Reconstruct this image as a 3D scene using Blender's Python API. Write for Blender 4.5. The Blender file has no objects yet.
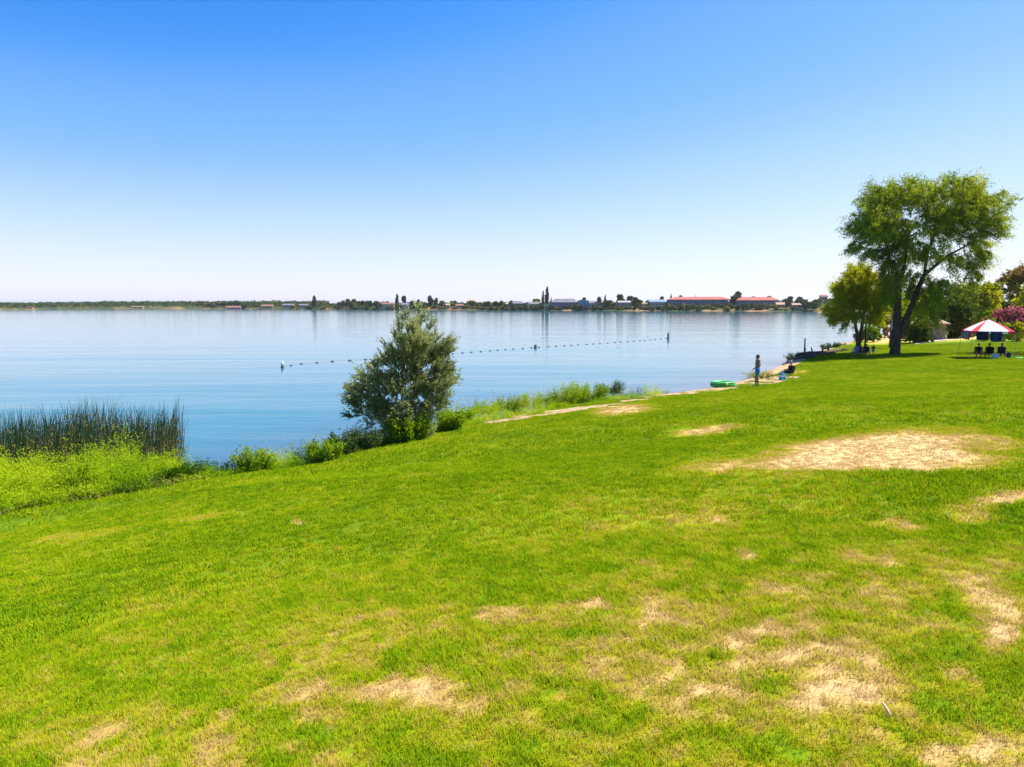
import bpy, bmesh, math, random
import numpy as np
from mathutils import Vector, Matrix

R = math.radians
SC = bpy.context.scene
COL = SC.collection
random.seed(7)

# ------------------------------------------------------------------ camera
F_PX, CAM_H, HORIZ = 700.0, 5.3, 305.0
PITCH = math.atan((383.5 - HORIZ) / F_PX)
CP, SP = math.cos(PITCH), math.sin(PITCH)

def ray(px, py):
    u, v = (px - 512) / F_PX, (383.5 - py) / F_PX
    return u, CP + v * SP, -SP + v * CP

def on_z(px, py, z):
    """ground point seen at a pixel of the photo when it lies at height z"""
    a, b, c = ray(px, py)
    t = (z - CAM_H) / c
    return a * t, b * t

def at_depth(px, py, y):
    a, b, c = ray(px, py)
    t = y / b
    return a * t, y, CAM_H + c * t

def x_at(px, y, z):
    zc = y * CP + (CAM_H - z) * SP
    return (px - 512) / F_PX * zc

# ------------------------------------------------------------------ noise
def _hash(ix, iy, seed):
    h = (ix.astype(np.int64) * 374761393 + iy.astype(np.int64) * 668265263 + seed * 974711) & 0x7fffffff
    h = ((h ^ (h >> 13)) * 1274126177) & 0x7fffffff
    return ((h ^ (h >> 16)) & 0xffff) / 65535.0

def vnoise(x, y, seed=0):
    ix, iy = np.floor(x), np.floor(y)
    fx, fy = x - ix, y - iy
    fx, fy = fx * fx * (3 - 2 * fx), fy * fy * (3 - 2 * fy)
    a, b = _hash(ix, iy, seed), _hash(ix + 1, iy, seed)
    c, d = _hash(ix, iy + 1, seed), _hash(ix + 1, iy + 1, seed)
    return (a * (1 - fx) + b * fx) * (1 - fy) + (c * (1 - fx) + d * fx) * fy

def fbm(x, y, seed=0, oct=4):
    s, a, t = 0, 0.5, 0
    for k in range(oct):
        s = s + a * vnoise(x * 2 ** k + 13.7 * k, y * 2 ** k - 7.1 * k, seed + k)
        t += a
        a *= 0.5
    return s / t

def sstep(a, b, x):
    t = np.clip((x - a) / (b - a), 0, 1)
    return t * t * (3 - 2 * t)

# ------------------------------------------------------------------ terrain
EDGE = [(-6, 530, 1.05), (0, 515, 1.0), (100, 499, .98), (205, 480, .95), (310, 465, .9), (400, 441, .8), (480, 423, .7),
        (560, 408, .6), (600, 401, .5), (690, 391.5, .42), (740, 384, .4), (775, 375, .36), (798, 364, .33), (812, 354.5, .33),
        (840, 347, .33), (858, 340.5, .33)]
_e = np.array([(*on_z(px, py, z), z) for px, py, z in EDGE])
_e = np.vstack([[(-70, -110, 1.05), (-30, -32, 1.05)], _e, [(76, 132, .35), (140, 175, .4), (330, 250, .4), (900, 420, .4)]])
SH = _e[:, :2]
SH_Z = _e[:, 2]

def shore(x, y):
    """signed distance to the lawn edge (land positive) and edge height there"""
    x, y = np.asarray(x, float), np.asarray(y, float)
    best = np.full(x.shape, 1e9)
    sgn = np.ones(x.shape)
    ez = np.zeros(x.shape)
    for i in range(len(SH) - 1):
        ax, ay = SH[i]
        dx, dy = SH[i + 1] - SH[i]
        L2 = dx * dx + dy * dy
        t = np.clip(((x - ax) * dx + (y - ay) * dy) / L2, 0, 1)
        qx, qy = x - ax - t * dx, y - ay - t * dy
        d = np.hypot(qx, qy)
        cr = dx * qy - dy * qx
        m = d < best
        best = np.where(m, d, best)
        sgn = np.where(m, np.where(cr < 0, 1.0, -1.0), sgn)
        ez = np.where(m, SH_Z[i] * (1 - t) + SH_Z[i + 1] * t, ez)
    return best * sgn, ez

FAR_PX = [-400, 0, 200, 330, 450, 530, 660, 800, 900, 1400]
FAR_D = [700, 800, 930, 860, 760, 690, 625, 590, 560, 480]
FAR_B = [2.5, 2.5, 2.5, 2.5, 3.0, 3.0, 3.6, 3.2, 4.0, 4.0]

def far_d(px):
    return np.interp(px, FAR_PX, FAR_D)

def height(x, y):
    x, y = np.asarray(x, float), np.asarray(y, float)
    d, ez = shore(x, y)
    s = x * .55 + y * .838
    k = .052 + (.205 - .052) * (1 - sstep(-5, 68, s)) + .03 * sstep(85, 120, s)
    u = np.maximum(d, 0)
    land = ez + k * 40 * (1 - np.exp(-u / 40))
    land = land + sstep(1, 6, u) * (fbm(x / 9, y / 9, 3, 2) - .5) * .16
    bw = 1.1 + 1.6 * ez
    bank = np.where(d > -bw, ez * (1 - sstep(-bw, 0.25, d) * 0 - np.clip(-d / bw, 0, 1) ** 1.4), -np.clip((-d - bw) * .09, 0, 4) - .02)
    z = np.where(d > 0, land, bank)
    # the far shore
    px = 512 + F_PX * x / np.maximum(y, 1)
    D = far_d(px)
    B = np.interp(px, FAR_PX, FAR_B)
    q = y - D + (fbm(x / 40, y * 0, 9, 3) - .5) * 26
    fz = B * sstep(-1, 26, q) + np.clip(q - 40, 0, 4000) * .0035 * (0.6 + .8 * fbm(x / 300, y / 300, 5, 3)) - .05
    z = np.where((y > 300) & (q > -1) & (d < 0), np.maximum(fz, z), z)
    return z

def hz(x, y):
    return float(height(np.array([x]), np.array([y]))[0])

def spot(px, py, lo=2.0, hi=150.0):
    """first hit of the pixel's ray with the terrain"""
    a, b, c = ray(px, py)
    ys = np.geomspace(lo, hi, 1500)
    t = ys / b
    g = CAM_H + c * t - height(a * t, ys)
    i = int(np.argmax(g < 0))
    if g[i] >= 0:
        i = len(ys) - 1
    return a * t[i], ys[i], float(height(np.array([a * t[i]]), np.array([ys[i]]))[0])

# dry patches of the lawn: pixel centre and half size, turned into ellipses on the ground
PATCH_PX = [(876, 453, 132, 19, 1.15), (1000, 499, 46, 10, .95), (712, 430, 40, 5, .7), (622, 410, 34, 5, .85), (450, 682, 48, 22, .95),
            (517, 611, 36, 9, .85), (602, 598, 30, 8, .8), (1003, 607, 40, 32, .8), (757, 670, 55, 24, .75), (838, 690, 50, 30, .9),
            (725, 640, 50, 14, .65), (905, 523, 44, 7, .6), (730, 546, 16, 8, .55), (308, 523, 7, 2.6, .9), (215, 745, 60, 14, .6),
            (960, 745, 48, 24, .75), (340, 705, 110, 28, .45), (570, 640, 120, 50, .34), (850, 590, 220, 60, .34), (90, 742, 130, 30, .4),
            (70, 538, 70, 7, .28), (195, 518, 60, 5, .3), (720, 470, 60, 12, .5), (930, 690, 90, 60, .35), (640, 730, 80, 20, .4),
            (930, 339, 30, 3, 1.1), (962, 337, 36, 3, 1.0), (880, 339, 20, 2.5, .9), (800, 372, 12, 2, .5), (560, 545, 60, 8, .18), (770, 395, 40, 4, .15)]
PATCH = []
for px, py, w, h, s in PATCH_PX:
    cx, cy, cz = spot(px, py)
    x1, y1, _ = spot(px, py - h)
    x0, y0, _ = spot(px, py + h)
    PATCH.append((cx, cy, max(w * cy / F_PX, .1), max((y1 - y0) / 2, .12), math.atan2(x1 - x0, y1 - y0), s))

def dryness(x, y):
    x, y = np.asarray(x, float), np.asarray(y, float)
    wx = x + (fbm(x * 1.1, y * 1.1, 21, 3) - .5) * .9
    wy = y + (fbm(x * 1.1, y * 1.1, 31, 3) - .5) * .9
    r = np.hypot(x, y)
    lower = (1 - sstep(3.2, 9, r)) * (.25 + .75 * sstep(-2.6, 1.2, x))
    m = .11 + (fbm(x * .7, y * .7, 43, 3) - .5) * .36 + .14 * lower + .34 * sstep(.45, .75, fbm(x * .9, y * .9, 41, 3)) * lower
    m = m + .10 * (fbm(x * .12, y * .12, 47, 3) - .5)
    for cx, cy, w, h, a, s in PATCH:
        dx, dy = wx - cx, wy - cy
        lx, ly = dx - dy * math.tan(a), dy
        e = np.sqrt((lx / w) ** 2 + (ly / h) ** 2)
        m = np.maximum(m, s * (1 - sstep(.30, 1.5, e)) ** 1.2 + m * .4)
    near = 1 - sstep(5, 14, r)
    m = m + (fbm(x * 3.1, y * 3.1, 51, 3) - .5) * .5 * sstep(.12, .4, m) + (fbm(x * 11, y * 11, 53, 2) - .5) * .75 * sstep(.12, .45, m) * near - .14 * near * sstep(.4, .8, m)
    return np.clip(m, 0, 1)

SAND_PX = [(655, 396.5, 48, 5, 1.1), (556, 411.5, 42, 4, .95), (612, 404.5, 26, 3, .8), (505, 420.5, 22, 3, .75), (712, 390, 60, 3.5, 1.1), (765, 381, 50, 2.5, .9)]
SAND = []
for px, py, w, h, s in SAND_PX:
    cx, cy, cz = spot(px, py)
    SAND.append((cx, cy, w * cy / F_PX, s))

def sandiness(x, y):
    d, ez = shore(x, y)
    n = (fbm(x * .9, y * .9, 61, 3) - .5)
    s = (1 - sstep(-.5, .35, d + n * 1.2)) * sstep(-4, 2, x)
    for cx, cy, w, a in SAND:
        al, ac = (x - cx) * .60 + (y - cy) * .80, (x - cx) * .80 - (y - cy) * .60
        e = np.sqrt((al / (w * 1.25)) ** 2 + (ac / 1.15) ** 2)
        s = np.maximum(s, 1.5 * a * (1 - sstep(.45, 1.2, e + n * 2.6)))
    return np.clip(s, 0, 1)

# ------------------------------------------------------------------ object helpers
def put(o, label=None, cat=None, group=None, kind=None):
    if label: o['label'] = label
    if cat: o['category'] = cat
    if group: o['group'] = group
    if kind: o['kind'] = kind
    return o

def empty(name, loc=(0, 0, 0), rz=0.0, label=None, cat=None, group=None):
    o = bpy.data.objects.new(name, None)
    o.empty_display_size = .2
    o.location = loc
    o.rotation_euler = (0, 0, rz)
    COL.objects.link(o)
    return put(o, label, cat, group)

def link(name, me, parent=None, loc=(0, 0, 0), rot=(0, 0, 0)):
    o = bpy.data.objects.new(name, me)
    COL.objects.link(o)
    o.parent = parent
    o.location = loc
    o.rotation_euler = rot
    return o

def np_mesh(name, V, Fq, mats, attrs=None, smooth=False, midx=None):
    """mesh from arrays; Fq is (n,3) or (n,4)"""
    me = bpy.data.meshes.new(name)
    V = np.asarray(V, np.float32)
    Fq = np.asarray(Fq, np.int32)
    n, k = Fq.shape
    me.vertices.add(len(V))
    me.vertices.foreach_set('co', V.ravel())
    me.loops.add(n * k)
    me.loops.foreach_set('vertex_index', Fq.ravel())
    me.polygons.add(n)
    me.polygons.foreach_set('loop_start', np.arange(0, n * k, k, dtype=np.int32))
    me.polygons.foreach_set('loop_total', np.full(n, k, np.int32))
    if midx is not None:
        me.polygons.foreach_set('material_index', np.asarray(midx, np.int32))
    if smooth:
        me.polygons.foreach_set('use_smooth', np.ones(n, bool))
    for m in (mats if isinstance(mats, (list, tuple)) else [mats]):
        me.materials.append(m)
    me.update(calc_edges=True)
    for an, (dom, arr) in (attrs or {}).items():
        a = me.attributes.new(an, 'FLOAT', dom)
        a.data.foreach_set('value', np.asarray(arr, np.float32))
    return me

class MB:
    """collects simple shapes into one mesh"""
    def __init__(s):
        s.v, s.f, s.m = [], [], []
    def add(s, vs, fs, mi=0):
        o = len(s.v)
        s.v += [tuple(v) for v in vs]
        s.f += [tuple(i + o for i in f) for f in fs]
        s.m += [mi] * len(fs)
        return s
    def box(s, c, d, mi=0, rot=None, taper=1.0):
        x, y, z = d[0] / 2, d[1] / 2, d[2] / 2
        vs = [Vector((sx * x * (taper if sz > 0 else 1), sy * y * (taper if sz > 0 else 1), sz * z)) for sz in (-1, 1) for sx, sy in ((-1, -1), (1, -1), (1, 1), (-1, 1))]
        if rot: vs = [rot @ v for v in vs]
        vs = [v + Vector(c) for v in vs]
        return s.add(vs, [(3, 2, 1, 0), (4, 5, 6, 7), (0, 1, 5, 4), (1, 2, 6, 5), (2, 3, 7, 6), (3, 0, 4, 7)], mi)
    def tube(s, pts, rad, n=8, mi=0, cap=True):
        pts = [Vector(p) for p in pts]
        if not isinstance(rad, (list, tuple)): rad = [rad] * len(pts)
        vs, fs = [], []
        up = None
        for i, p in enumerate(pts):
            t = (pts[min(i + 1, len(pts) - 1)] - pts[max(i - 1, 0)]).normalized()
            if up is None:
                up = t.orthogonal().normalized()
            up = (up - t * up.dot(t))
            up = up.normalized() if up.length > 1e-5 else t.orthogonal().normalized()
            b = t.cross(up)
            for k in range(n):
                a = 2 * math.pi * k / n
                vs.append(p + (up * math.cos(a) + b * math.sin(a)) * rad[i])
        for i in range(len(pts) - 1):
            for k in range(n):
                fs.append((i * n + k, i * n + (k + 1) % n, (i + 1) * n + (k + 1) % n, (i + 1) * n + k))
        if cap:
            fs.append(tuple(range(n))[::-1])
            fs.append(tuple((len(pts) - 1) * n + k for k in range(n)))
        return s.add(vs, fs, mi)
    def lathe(s, prof, n=16, c=(0, 0, 0), mi=0):
        pts = [(c[0], c[1], c[2] + z) for r, z in prof]
        vs, fs = [], []
        for r, z in prof:
            for k in range(n):
                a = 2 * math.pi * k / n
                vs.append((c[0] + r * math.cos(a), c[1] + r * math.sin(a), c[2] + z))
        for i in range(len(prof) - 1):
            for k in range(n):
                fs.append((i * n + k, i * n + (k + 1) % n, (i + 1) * n + (k + 1) % n, (i + 1) * n + k))
        fs.append(tuple(range(n))[::-1])
        fs.append(tuple((len(prof) - 1) * n + k for k in range(n)))
        return s.add(vs, fs, mi)
    def ball(s, c, r, n=10, mi=0):
        r = (r, r, r) if not isinstance(r, (tuple, list)) else r
        vs, fs = [], []
        m = n
        for i in range(m + 1):
            ph = math.pi * (i / m) * .998 + .003
            for k in range(n):
                a = 2 * math.pi * k / n
                vs.append((c[0] + r[0] * math.sin(ph) * math.cos(a), c[1] + r[1] * math.sin(ph) * math.sin(a), c[2] - r[2] * math.cos(ph)))
        for i in range(m):
            for k in range(n):
                fs.append((i * n + k, i * n + (k + 1) % n, (i + 1) * n + (k + 1) % n, (i + 1) * n + k))
        fs.append(tuple(range(n))[::-1])
        fs.append(tuple(m * n + k for k in range(n)))
        return s.add(vs, fs, mi)
    def mesh(s, name, mats, smooth=False):
        me = bpy.data.meshes.new(name)
        me.from_pydata(s.v, [], s.f)
        for m in (mats if isinstance(mats, (list, tuple)) else [mats]):
            me.materials.append(m)
        for p, i in zip(me.polygons, s.m):
            p.material_index = i
            p.use_smooth = smooth
        me.update()
        return me
    def build(s, name, mats, parent=None, loc=(0, 0, 0), rot=(0, 0, 0), smooth=False):
        return link(name, s.mesh(name, mats, smooth), parent, loc, rot)

# ------------------------------------------------------------------ materials
def new_mat(name):
    m = bpy.data.materials.new(name)
    m.use_nodes = True
    nt = m.node_tree
    nt.nodes.clear()
    out = nt.nodes.new('ShaderNodeOutputMaterial')
    return m, nt, out

def N(nt, typ, **kw):
    n = nt.nodes.new(typ)
    for k, v in kw.items():
        if k.startswith('i_'):
            key = k[2:]
            n.inputs[int(key) if key.isdigit() else key].default_value = v
        else:
            setattr(n, k, v)
    return n

def ramp(nt, stops, interp='LINEAR'):
    n = nt.nodes.new('ShaderNodeValToRGB')
    n.color_ramp.interpolation = interp
    els = n.color_ramp.elements
    while len(els) < len(stops): els.new(.5)
    for e, (p, c) in zip(els, stops):
        e.position = p
        e.color = (*c, 1)
    return n

def mat_plain(name, col, rough=.6, var=.18, scale=9.0, bump=.0, metal=0.0, spec=.4):
    m, nt, out = new_mat(name)
    b = N(nt, 'ShaderNodeBsdfPrincipled')
    b.inputs['Roughness'].default_value = rough
    b.inputs['Metallic'].default_value = metal
    b.inputs['Specular IOR Level'].default_value = spec
    tc = N(nt, 'ShaderNodeTexCoord')
    nz = N(nt, 'ShaderNodeTexNoise')
    nz.inputs['Scale'].default_value = scale
    nz.inputs['Detail'].default_value = 5
    nt.links.new(tc.outputs['Object'], nz.inputs['Vector'])
    lo = tuple(c * (1 - var) for c in col)
    hi = tuple(min(1, c * (1 + var)) for c in col)
    rp = ramp(nt, [(.3, lo), (.7, hi)])
    nt.links.new(nz.outputs['Fac'], rp.inputs[0])
    nt.links.new(rp.outputs[0], b.inputs['Base Color'])
    if bump:
        bp = N(nt, 'ShaderNodeBump')
        bp.inputs['Strength'].default_value = bump
        bp.inputs['Distance'].default_value = .02
        nt.links.new(nz.outputs['Fac'], bp.inputs['Height'])
        nt.links.new(bp.outputs[0], b.inputs['Normal'])
    nt.links.new(b.outputs[0], out.inputs[0])
    return m

def mat_leaf(name, stops, trans=.4, gloss=.0, tcol=(1.25, 1.15, .6)):
    m, nt, out = new_mat(name)
    at = N(nt, 'ShaderNodeAttribute', attribute_name='tint')
    rp = ramp(nt, stops)
    nt.links.new(at.outputs['Fac'], rp.inputs[0])
    d = N(nt, 'ShaderNodeBsdfDiffuse')
    t = N(nt, 'ShaderNodeBsdfTranslucent')
    tm = N(nt, 'ShaderNodeMix', data_type='RGBA', blend_type='MULTIPLY')
    tm.inputs['Factor'].default_value = 1
    nt.links.new(rp.outputs[0], tm.inputs['A'])
    tm.inputs['B'].default_value = (*tcol, 1)
    nt.links.new(rp.outputs[0], d.inputs[0])
    nt.links.new(tm.outputs['Result'], t.inputs[0])
    mx = N(nt, 'ShaderNodeMixShader')
    mx.inputs[0].default_value = trans
    nt.links.new(d.outputs[0], mx.inputs[1])
    nt.links.new(t.outputs[0], mx.inputs[2])
    g = N(nt, 'ShaderNodeBsdfGlossy')
    g.inputs['Roughness'].default_value = .7
    m2 = N(nt, 'ShaderNodeMixShader')
    m2.inputs[0].default_value = gloss
    nt.links.new(mx.outputs[0], m2.inputs[1])
    nt.links.new(g.outputs[0], m2.inputs[2])
    nt.links.new(m2.outputs[0], out.inputs[0])
    return m

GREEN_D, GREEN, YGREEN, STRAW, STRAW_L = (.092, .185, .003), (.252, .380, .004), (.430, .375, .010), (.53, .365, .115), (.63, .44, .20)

def lawn_ramp(nt, k=1.0):
    q = lambda c, f: tuple(v * (k + (1 - k) * f) for v in c)
    return ramp(nt, [(0, q(GREEN_D, 0)), (.22, q(GREEN, 0)), (.45, q(YGREEN, .15)), (.68, q(STRAW, .6)), (1, q(STRAW_L, .85))])

def mat_ground():
    m, nt, out = new_mat('ground')
    L = nt.links.new
    geo = N(nt, 'ShaderNodeNewGeometry')
    def noise(sc, det=4, rough=.6):
        n = N(nt, 'ShaderNodeTexNoise')
        n.inputs['Scale'].default_value = sc
        n.inputs['Detail'].default_value = det
        n.inputs['Roughness'].default_value = rough
        L(geo.outputs['Position'], n.inputs['Vector'])
        return n
    def math_(op, a, b=None, c=None):
        n = N(nt, 'ShaderNodeMath', operation=op)
        for i, v in enumerate((a, b, c)):
            if v is None: continue
            if isinstance(v, (int, float)): n.inputs[i].default_value = v
            else: L(v, n.inputs[i])
        return n.outputs[0]
    dry = N(nt, 'ShaderNodeAttribute', attribute_name='dry').outputs['Fac']
    sand = N(nt, 'ShaderNodeAttribute', attribute_name='sand').outputs['Fac']
    far = N(nt, 'ShaderNodeAttribute', attribute_name='far').outputs['Fac']
    n1 = noise(38, 5, .7).outputs['Fac']
    n2 = noise(3.2, 4).outputs['Fac']
    n3 = noise(.35, 3).outputs['Fac']
    a = math_('MULTIPLY_ADD', math_('SUBTRACT', n1, .5), .55, dry)
    a = math_('MULTIPLY_ADD', math_('SUBTRACT', n2, .5), .25, a)
    a = math_('MULTIPLY_ADD', math_('SUBTRACT', n3, .5), .16, a)
    rp = lawn_ramp(nt, .66)  # greens dimmed: the blades' self-shadow is put into the ground colour
    L(a, rp.inputs[0])
    # sand and soil of the bank
    sr = ramp(nt, [(.3, (.22, .13, .075)), (.5, (.42, .27, .15)), (.72, (.56, .41, .24))])
    L(noise(2.2, 6).outputs['Fac'], sr.inputs[0])
    mx = N(nt, 'ShaderNodeMix', data_type='RGBA')
    sf = math_('MULTIPLY_ADD', math_('SUBTRACT', n1, .5), .5, sand)
    sf2 = N(nt, 'ShaderNodeMapRange', interpolation_type='SMOOTHSTEP')
    sf2.inputs['From Min'].default_value = .35
    sf2.inputs['From Max'].default_value = .65
    L(sf, sf2.inputs['Value'])
    L(sf2.outputs[0], mx.inputs['Factor'])
    L(rp.outputs[0], mx.inputs['A'])
    L(sr.outputs[0], mx.inputs['B'])
    # the far banks: dry grass and brush
    fr = ramp(nt, [(.36, (.025, .045, .02)), (.54, (.065, .08, .03)), (.62, (.30, .17, .075)), (.78, (.42, .24, .11))])
    fn = noise(.035, 5, .65).outputs['Fac']
    L(fn, fr.inputs[0])
    m2 = N(nt, 'ShaderNodeMix', data_type='RGBA')
    L(far, m2.inputs['Factor'])
    L(mx.outputs['Result'], m2.inputs['A'])
    L(fr.outputs[0], m2.inputs['B'])
    b = N(nt, 'ShaderNodeBsdfPrincipled')
    b.inputs['Roughness'].default_value = .95
    b.inputs['Specular IOR Level'].default_value = .1
    L(m2.outputs['Result'], b.inputs['Base Color'])
    bp = N(nt, 'ShaderNodeBump')
    bp.inputs['Strength'].default_value = .6
    bp.inputs['Distance'].default_value = .03
    L(n1, bp.inputs['Height'])
    L(bp.outputs[0], b.inputs['Normal'])
    L(b.outputs[0], out.inputs[0])
    return m

def mat_grass():
    m, nt, out = new_mat('grass_blade')
    L = nt.links.new
    dry = N(nt, 'ShaderNodeAttribute', attribute_name='dry', attribute_type='INSTANCER')
    tint = N(nt, 'ShaderNodeAttribute', attribute_name='tint')
    a = N(nt, 'ShaderNodeMath', operation='MULTIPLY_ADD')
    L(tint.outputs['Fac'], a.inputs[0])
    a.inputs[1].default_value = .42
    L(dry.outputs['Fac'], a.inputs[2])
    s = N(nt, 'ShaderNodeMath', operation='SUBTRACT')
    L(a.outputs[0], s.inputs[0])
    s.inputs[1].default_value = .12
    rp = lawn_ramp(nt)
    L(s.outputs[0], rp.inputs[0])
    d = N(nt, 'ShaderNodeBsdfDiffuse')
    t = N(nt, 'ShaderNodeBsdfTranslucent')
    L(rp.outputs[0], d.inputs[0])
    L(rp.outputs[0], t.inputs[0])
    # shading normals bent upwards to brighten the blades against their own shade
    gn = N(nt, 'ShaderNodeNewGeometry')
    vm = N(nt, 'ShaderNodeVectorMath', operation='MULTIPLY_ADD')
    L(gn.outputs['Normal'], vm.inputs[0])
    vm.inputs[1].default_value = (.45, .45, .45)
    vm.inputs[2].default_value = (0, 0, .75)
    vn = N(nt, 'ShaderNodeVectorMath', operation='NORMALIZE')
    L(vm.outputs[0], vn.inputs[0])
    L(vn.outputs[0], d.inputs['Normal'])
    mx = N(nt, 'ShaderNodeMixShader')
    mx.inputs[0].default_value = .36
    L(d.outputs[0], mx.inputs[1])
    L(t.outputs[0], mx.inputs[2])
    g = N(nt, 'ShaderNodeBsdfGlossy')
    g.inputs['Roughness'].default_value = .4
    m2 = N(nt, 'ShaderNodeMixShader')
    m2.inputs[0].default_value = .0
    L(mx.outputs[0], m2.inputs[1])
    L(g.outputs[0], m2.inputs[2])
    L(m2.outputs[0], out.inputs[0])
    return m

def mat_water():
    m, nt, out = new_mat('lake_water')
    L = nt.links.new
    geo = N(nt, 'ShaderNodeNewGeometry')
    def mapped(scale, rot=0.0):
        mp = N(nt, 'ShaderNodeMapping')
        mp.inputs['Scale'].default_value = scale
        mp.inputs['Rotation'].default_value = (0, 0, rot)
        L(geo.outputs['Position'], mp.inputs['Vector'])
        return mp.outputs[0]
    def noise(vec, det, rough=.5):
        n = N(nt, 'ShaderNodeTexNoise')
        n.inputs['Scale'].default_value = 1
        n.inputs['Detail'].default_value = det
        n.inputs['Roughness'].default_value = rough
        L(vec, n.inputs['Vector'])
        return n.outputs['Fac']
    w1 = noise(mapped((.07, .33, 1), R(9)), 3)
    w2 = noise(mapped((.7, 2.6, 1), R(-6)), 3)
    w3 = noise(mapped((.022, .11, 1), R(4)), 2)
    b1 = N(nt, 'ShaderNodeBump')
    b1.inputs['Strength'].default_value = 1
    b1.inputs['Distance'].default_value = .038
    L(w1, b1.inputs['Height'])
    b2 = N(nt, 'ShaderNodeBump')
    b2.inputs['Strength'].default_value = 1
    b2.inputs['Distance'].default_value = .011
    L(w2, b2.inputs['Height'])
    L(b1.outputs[0], b2.inputs['Normal'])
    b3 = N(nt, 'ShaderNodeBump')
    b3.inputs['Strength'].default_value = 1
    b3.inputs['Distance'].default_value = .11
    L(w3, b3.inputs['Height'])
    L(b2.outputs[0], b3.inputs['Normal'])
    sh = N(nt, 'ShaderNodeAttribute', attribute_name='shallow')
    mx = N(nt, 'ShaderNodeMix', data_type='RGBA')
    L(sh.outputs['Fac'], mx.inputs['Factor'])
    mx.inputs['A'].default_value = (.020, .125, .165, 1)
    mx.inputs['B'].default_value = (.06, .075, .12, 1)
    b = N(nt, 'ShaderNodeBsdfPrincipled')
    b.inputs['Roughness'].default_value = .06
    b.inputs['IOR'].default_value = 1.333
    L(mx.outputs['Result'], b.inputs['Base Color'])
    L(b3.outputs[0], b.inputs['Normal'])
    L(b.outputs[0], out.inputs[0])
    return m

M_GROUND, M_GRASS, M_WATER = mat_ground(), mat_grass(), mat_water()
M_BARK = mat_plain('bark', (.060, .047, .036), .95, .5, 3, .8, spec=.1)
M_BARK2 = mat_plain('grey_bark', (.13, .105, .08), .95, .4, 4, .8, spec=.1)
M_WILLOW = mat_leaf('willow_leaf', [(0, (.055, .10, .014)), (.5, (.205, .285, .022)), (.85, (.38, .43, .028)), (1, (.48, .48, .04))], .54)
M_LIME = mat_leaf('yellow_green_leaf', [(0, (.10, .14, .008)), (.5, (.34, .38, .012)), (1, (.55, .52, .02))], .57)
M_MID = mat_leaf('mid_green_leaf', [(0, (.035, .07, .012)), (.5, (.115, .17, .018)), (1, (.24, .27, .03))], .42)
M_OLIVE = mat_leaf('silver_leaf', [(0, (.070, .095, .030)), (.45, (.24, .27, .10)), (.8, (.45, .46, .23)), (1, (.58, .57, .33))], .45, .03, (1.1, 1.1, .6))
M_WEED = mat_leaf('weed_leaf', [(0, (.025, .075, .005)), (.4, (.22, .38, .008)), (1, (.38, .49, .016))], .5)
M_GREENBUSH = mat_leaf('bush_leaf', [(0, (.055, .12, .008)), (.5, (.15, .27, .010)), (1, (.34, .43, .02))], .52)
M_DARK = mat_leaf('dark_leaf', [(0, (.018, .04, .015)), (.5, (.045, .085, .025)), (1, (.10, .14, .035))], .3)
M_FAR = mat_leaf('far_leaf', [(0, (.022, .040, .022)), (.5, (.055, .085, .030)), (1, (.13, .155, .04))], .3)
M_FARY = mat_leaf('far_olive_leaf', [(0, (.045, .065, .015)), (.5, (.15, .165, .025)), (1, (.31, .29, .06))], .35)
M_PINK = mat_leaf('pink_blossom', [(0, (.10, .10, .04)), (.3, (.36, .10, .14)), (.7, (.66, .22, .29)), (1, (.80, .42, .42))], .4, .0, (1, .8, .8))
M_RUST = mat_leaf('rusty_leaf', [(0, (.10, .085, .02)), (.5, (.32, .22, .06)), (1, (.55, .36, .14))], .42)
M_REED = mat_leaf('reed_stalk', [(0, (.020, .060, .040)), (.4, (.040, .085, .035)), (.7, (.12, .125, .035)), (1, (.27, .16, .06))], .25)
M_WISP = mat_leaf('dry_wisp', [(0, (.40, .33, .10)), (1, (.66, .52, .26))], .35)

# ------------------------------------------------------------------ foliage
def leaves(C, D, ln, wd, rng, tint=None):
    """one diamond leaf per centre C along direction D"""
    n = len(C)
    D = D / np.maximum(np.linalg.norm(D, axis=1, keepdims=True), 1e-6)
    Q = rng.normal(size=(n, 3))
    S = np.cross(D, Q)
    S /= np.maximum(np.linalg.norm(S, axis=1, keepdims=True), 1e-6)
    l = ln * rng.uniform(.65, 1.3, (n, 1))
    w = wd * rng.uniform(.7, 1.3, (n, 1))
    V = np.stack([C - D * l * .5, C + S * w * .5 - D * l * .05, C + D * l * .5, C - S * w * .5 - D * l * .05], 1).reshape(-1, 3)
    Fq = np.arange(4 * n).reshape(n, 4)
    if tint is None:
        tint = rng.uniform(0, 1, n)
    return V, Fq, tint

def twig_leaves(A, dirs, tl, per, ln, wd, rng, spread=.4, tint_c=None, jit=.12):
    """leaves along a short twig starting at every A"""
    n = len(A)
    t = rng.uniform(0, 1, (n, per, 1))
    L = tl * rng.uniform(.6, 1.35, (n, 1, 1))
    P = A[:, None] + dirs[:, None] * t * L + rng.normal(size=(n, per, 3)) * jit * L * (0.35 + .65 * t)
    D = dirs[:, None] + rng.normal(size=(n, per, 3)) * spread * 1.4
    tc = rng.uniform(.1, .9, n) if tint_c is None else tint_c
    T = np.clip(tc[:, None] * .6 + rng.uniform(0, .55, (n, per)) - .05, 0, 1)
    return leaves(P.reshape(-1, 3), D.reshape(-1, 3), ln, wd, rng, T.ravel())

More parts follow.
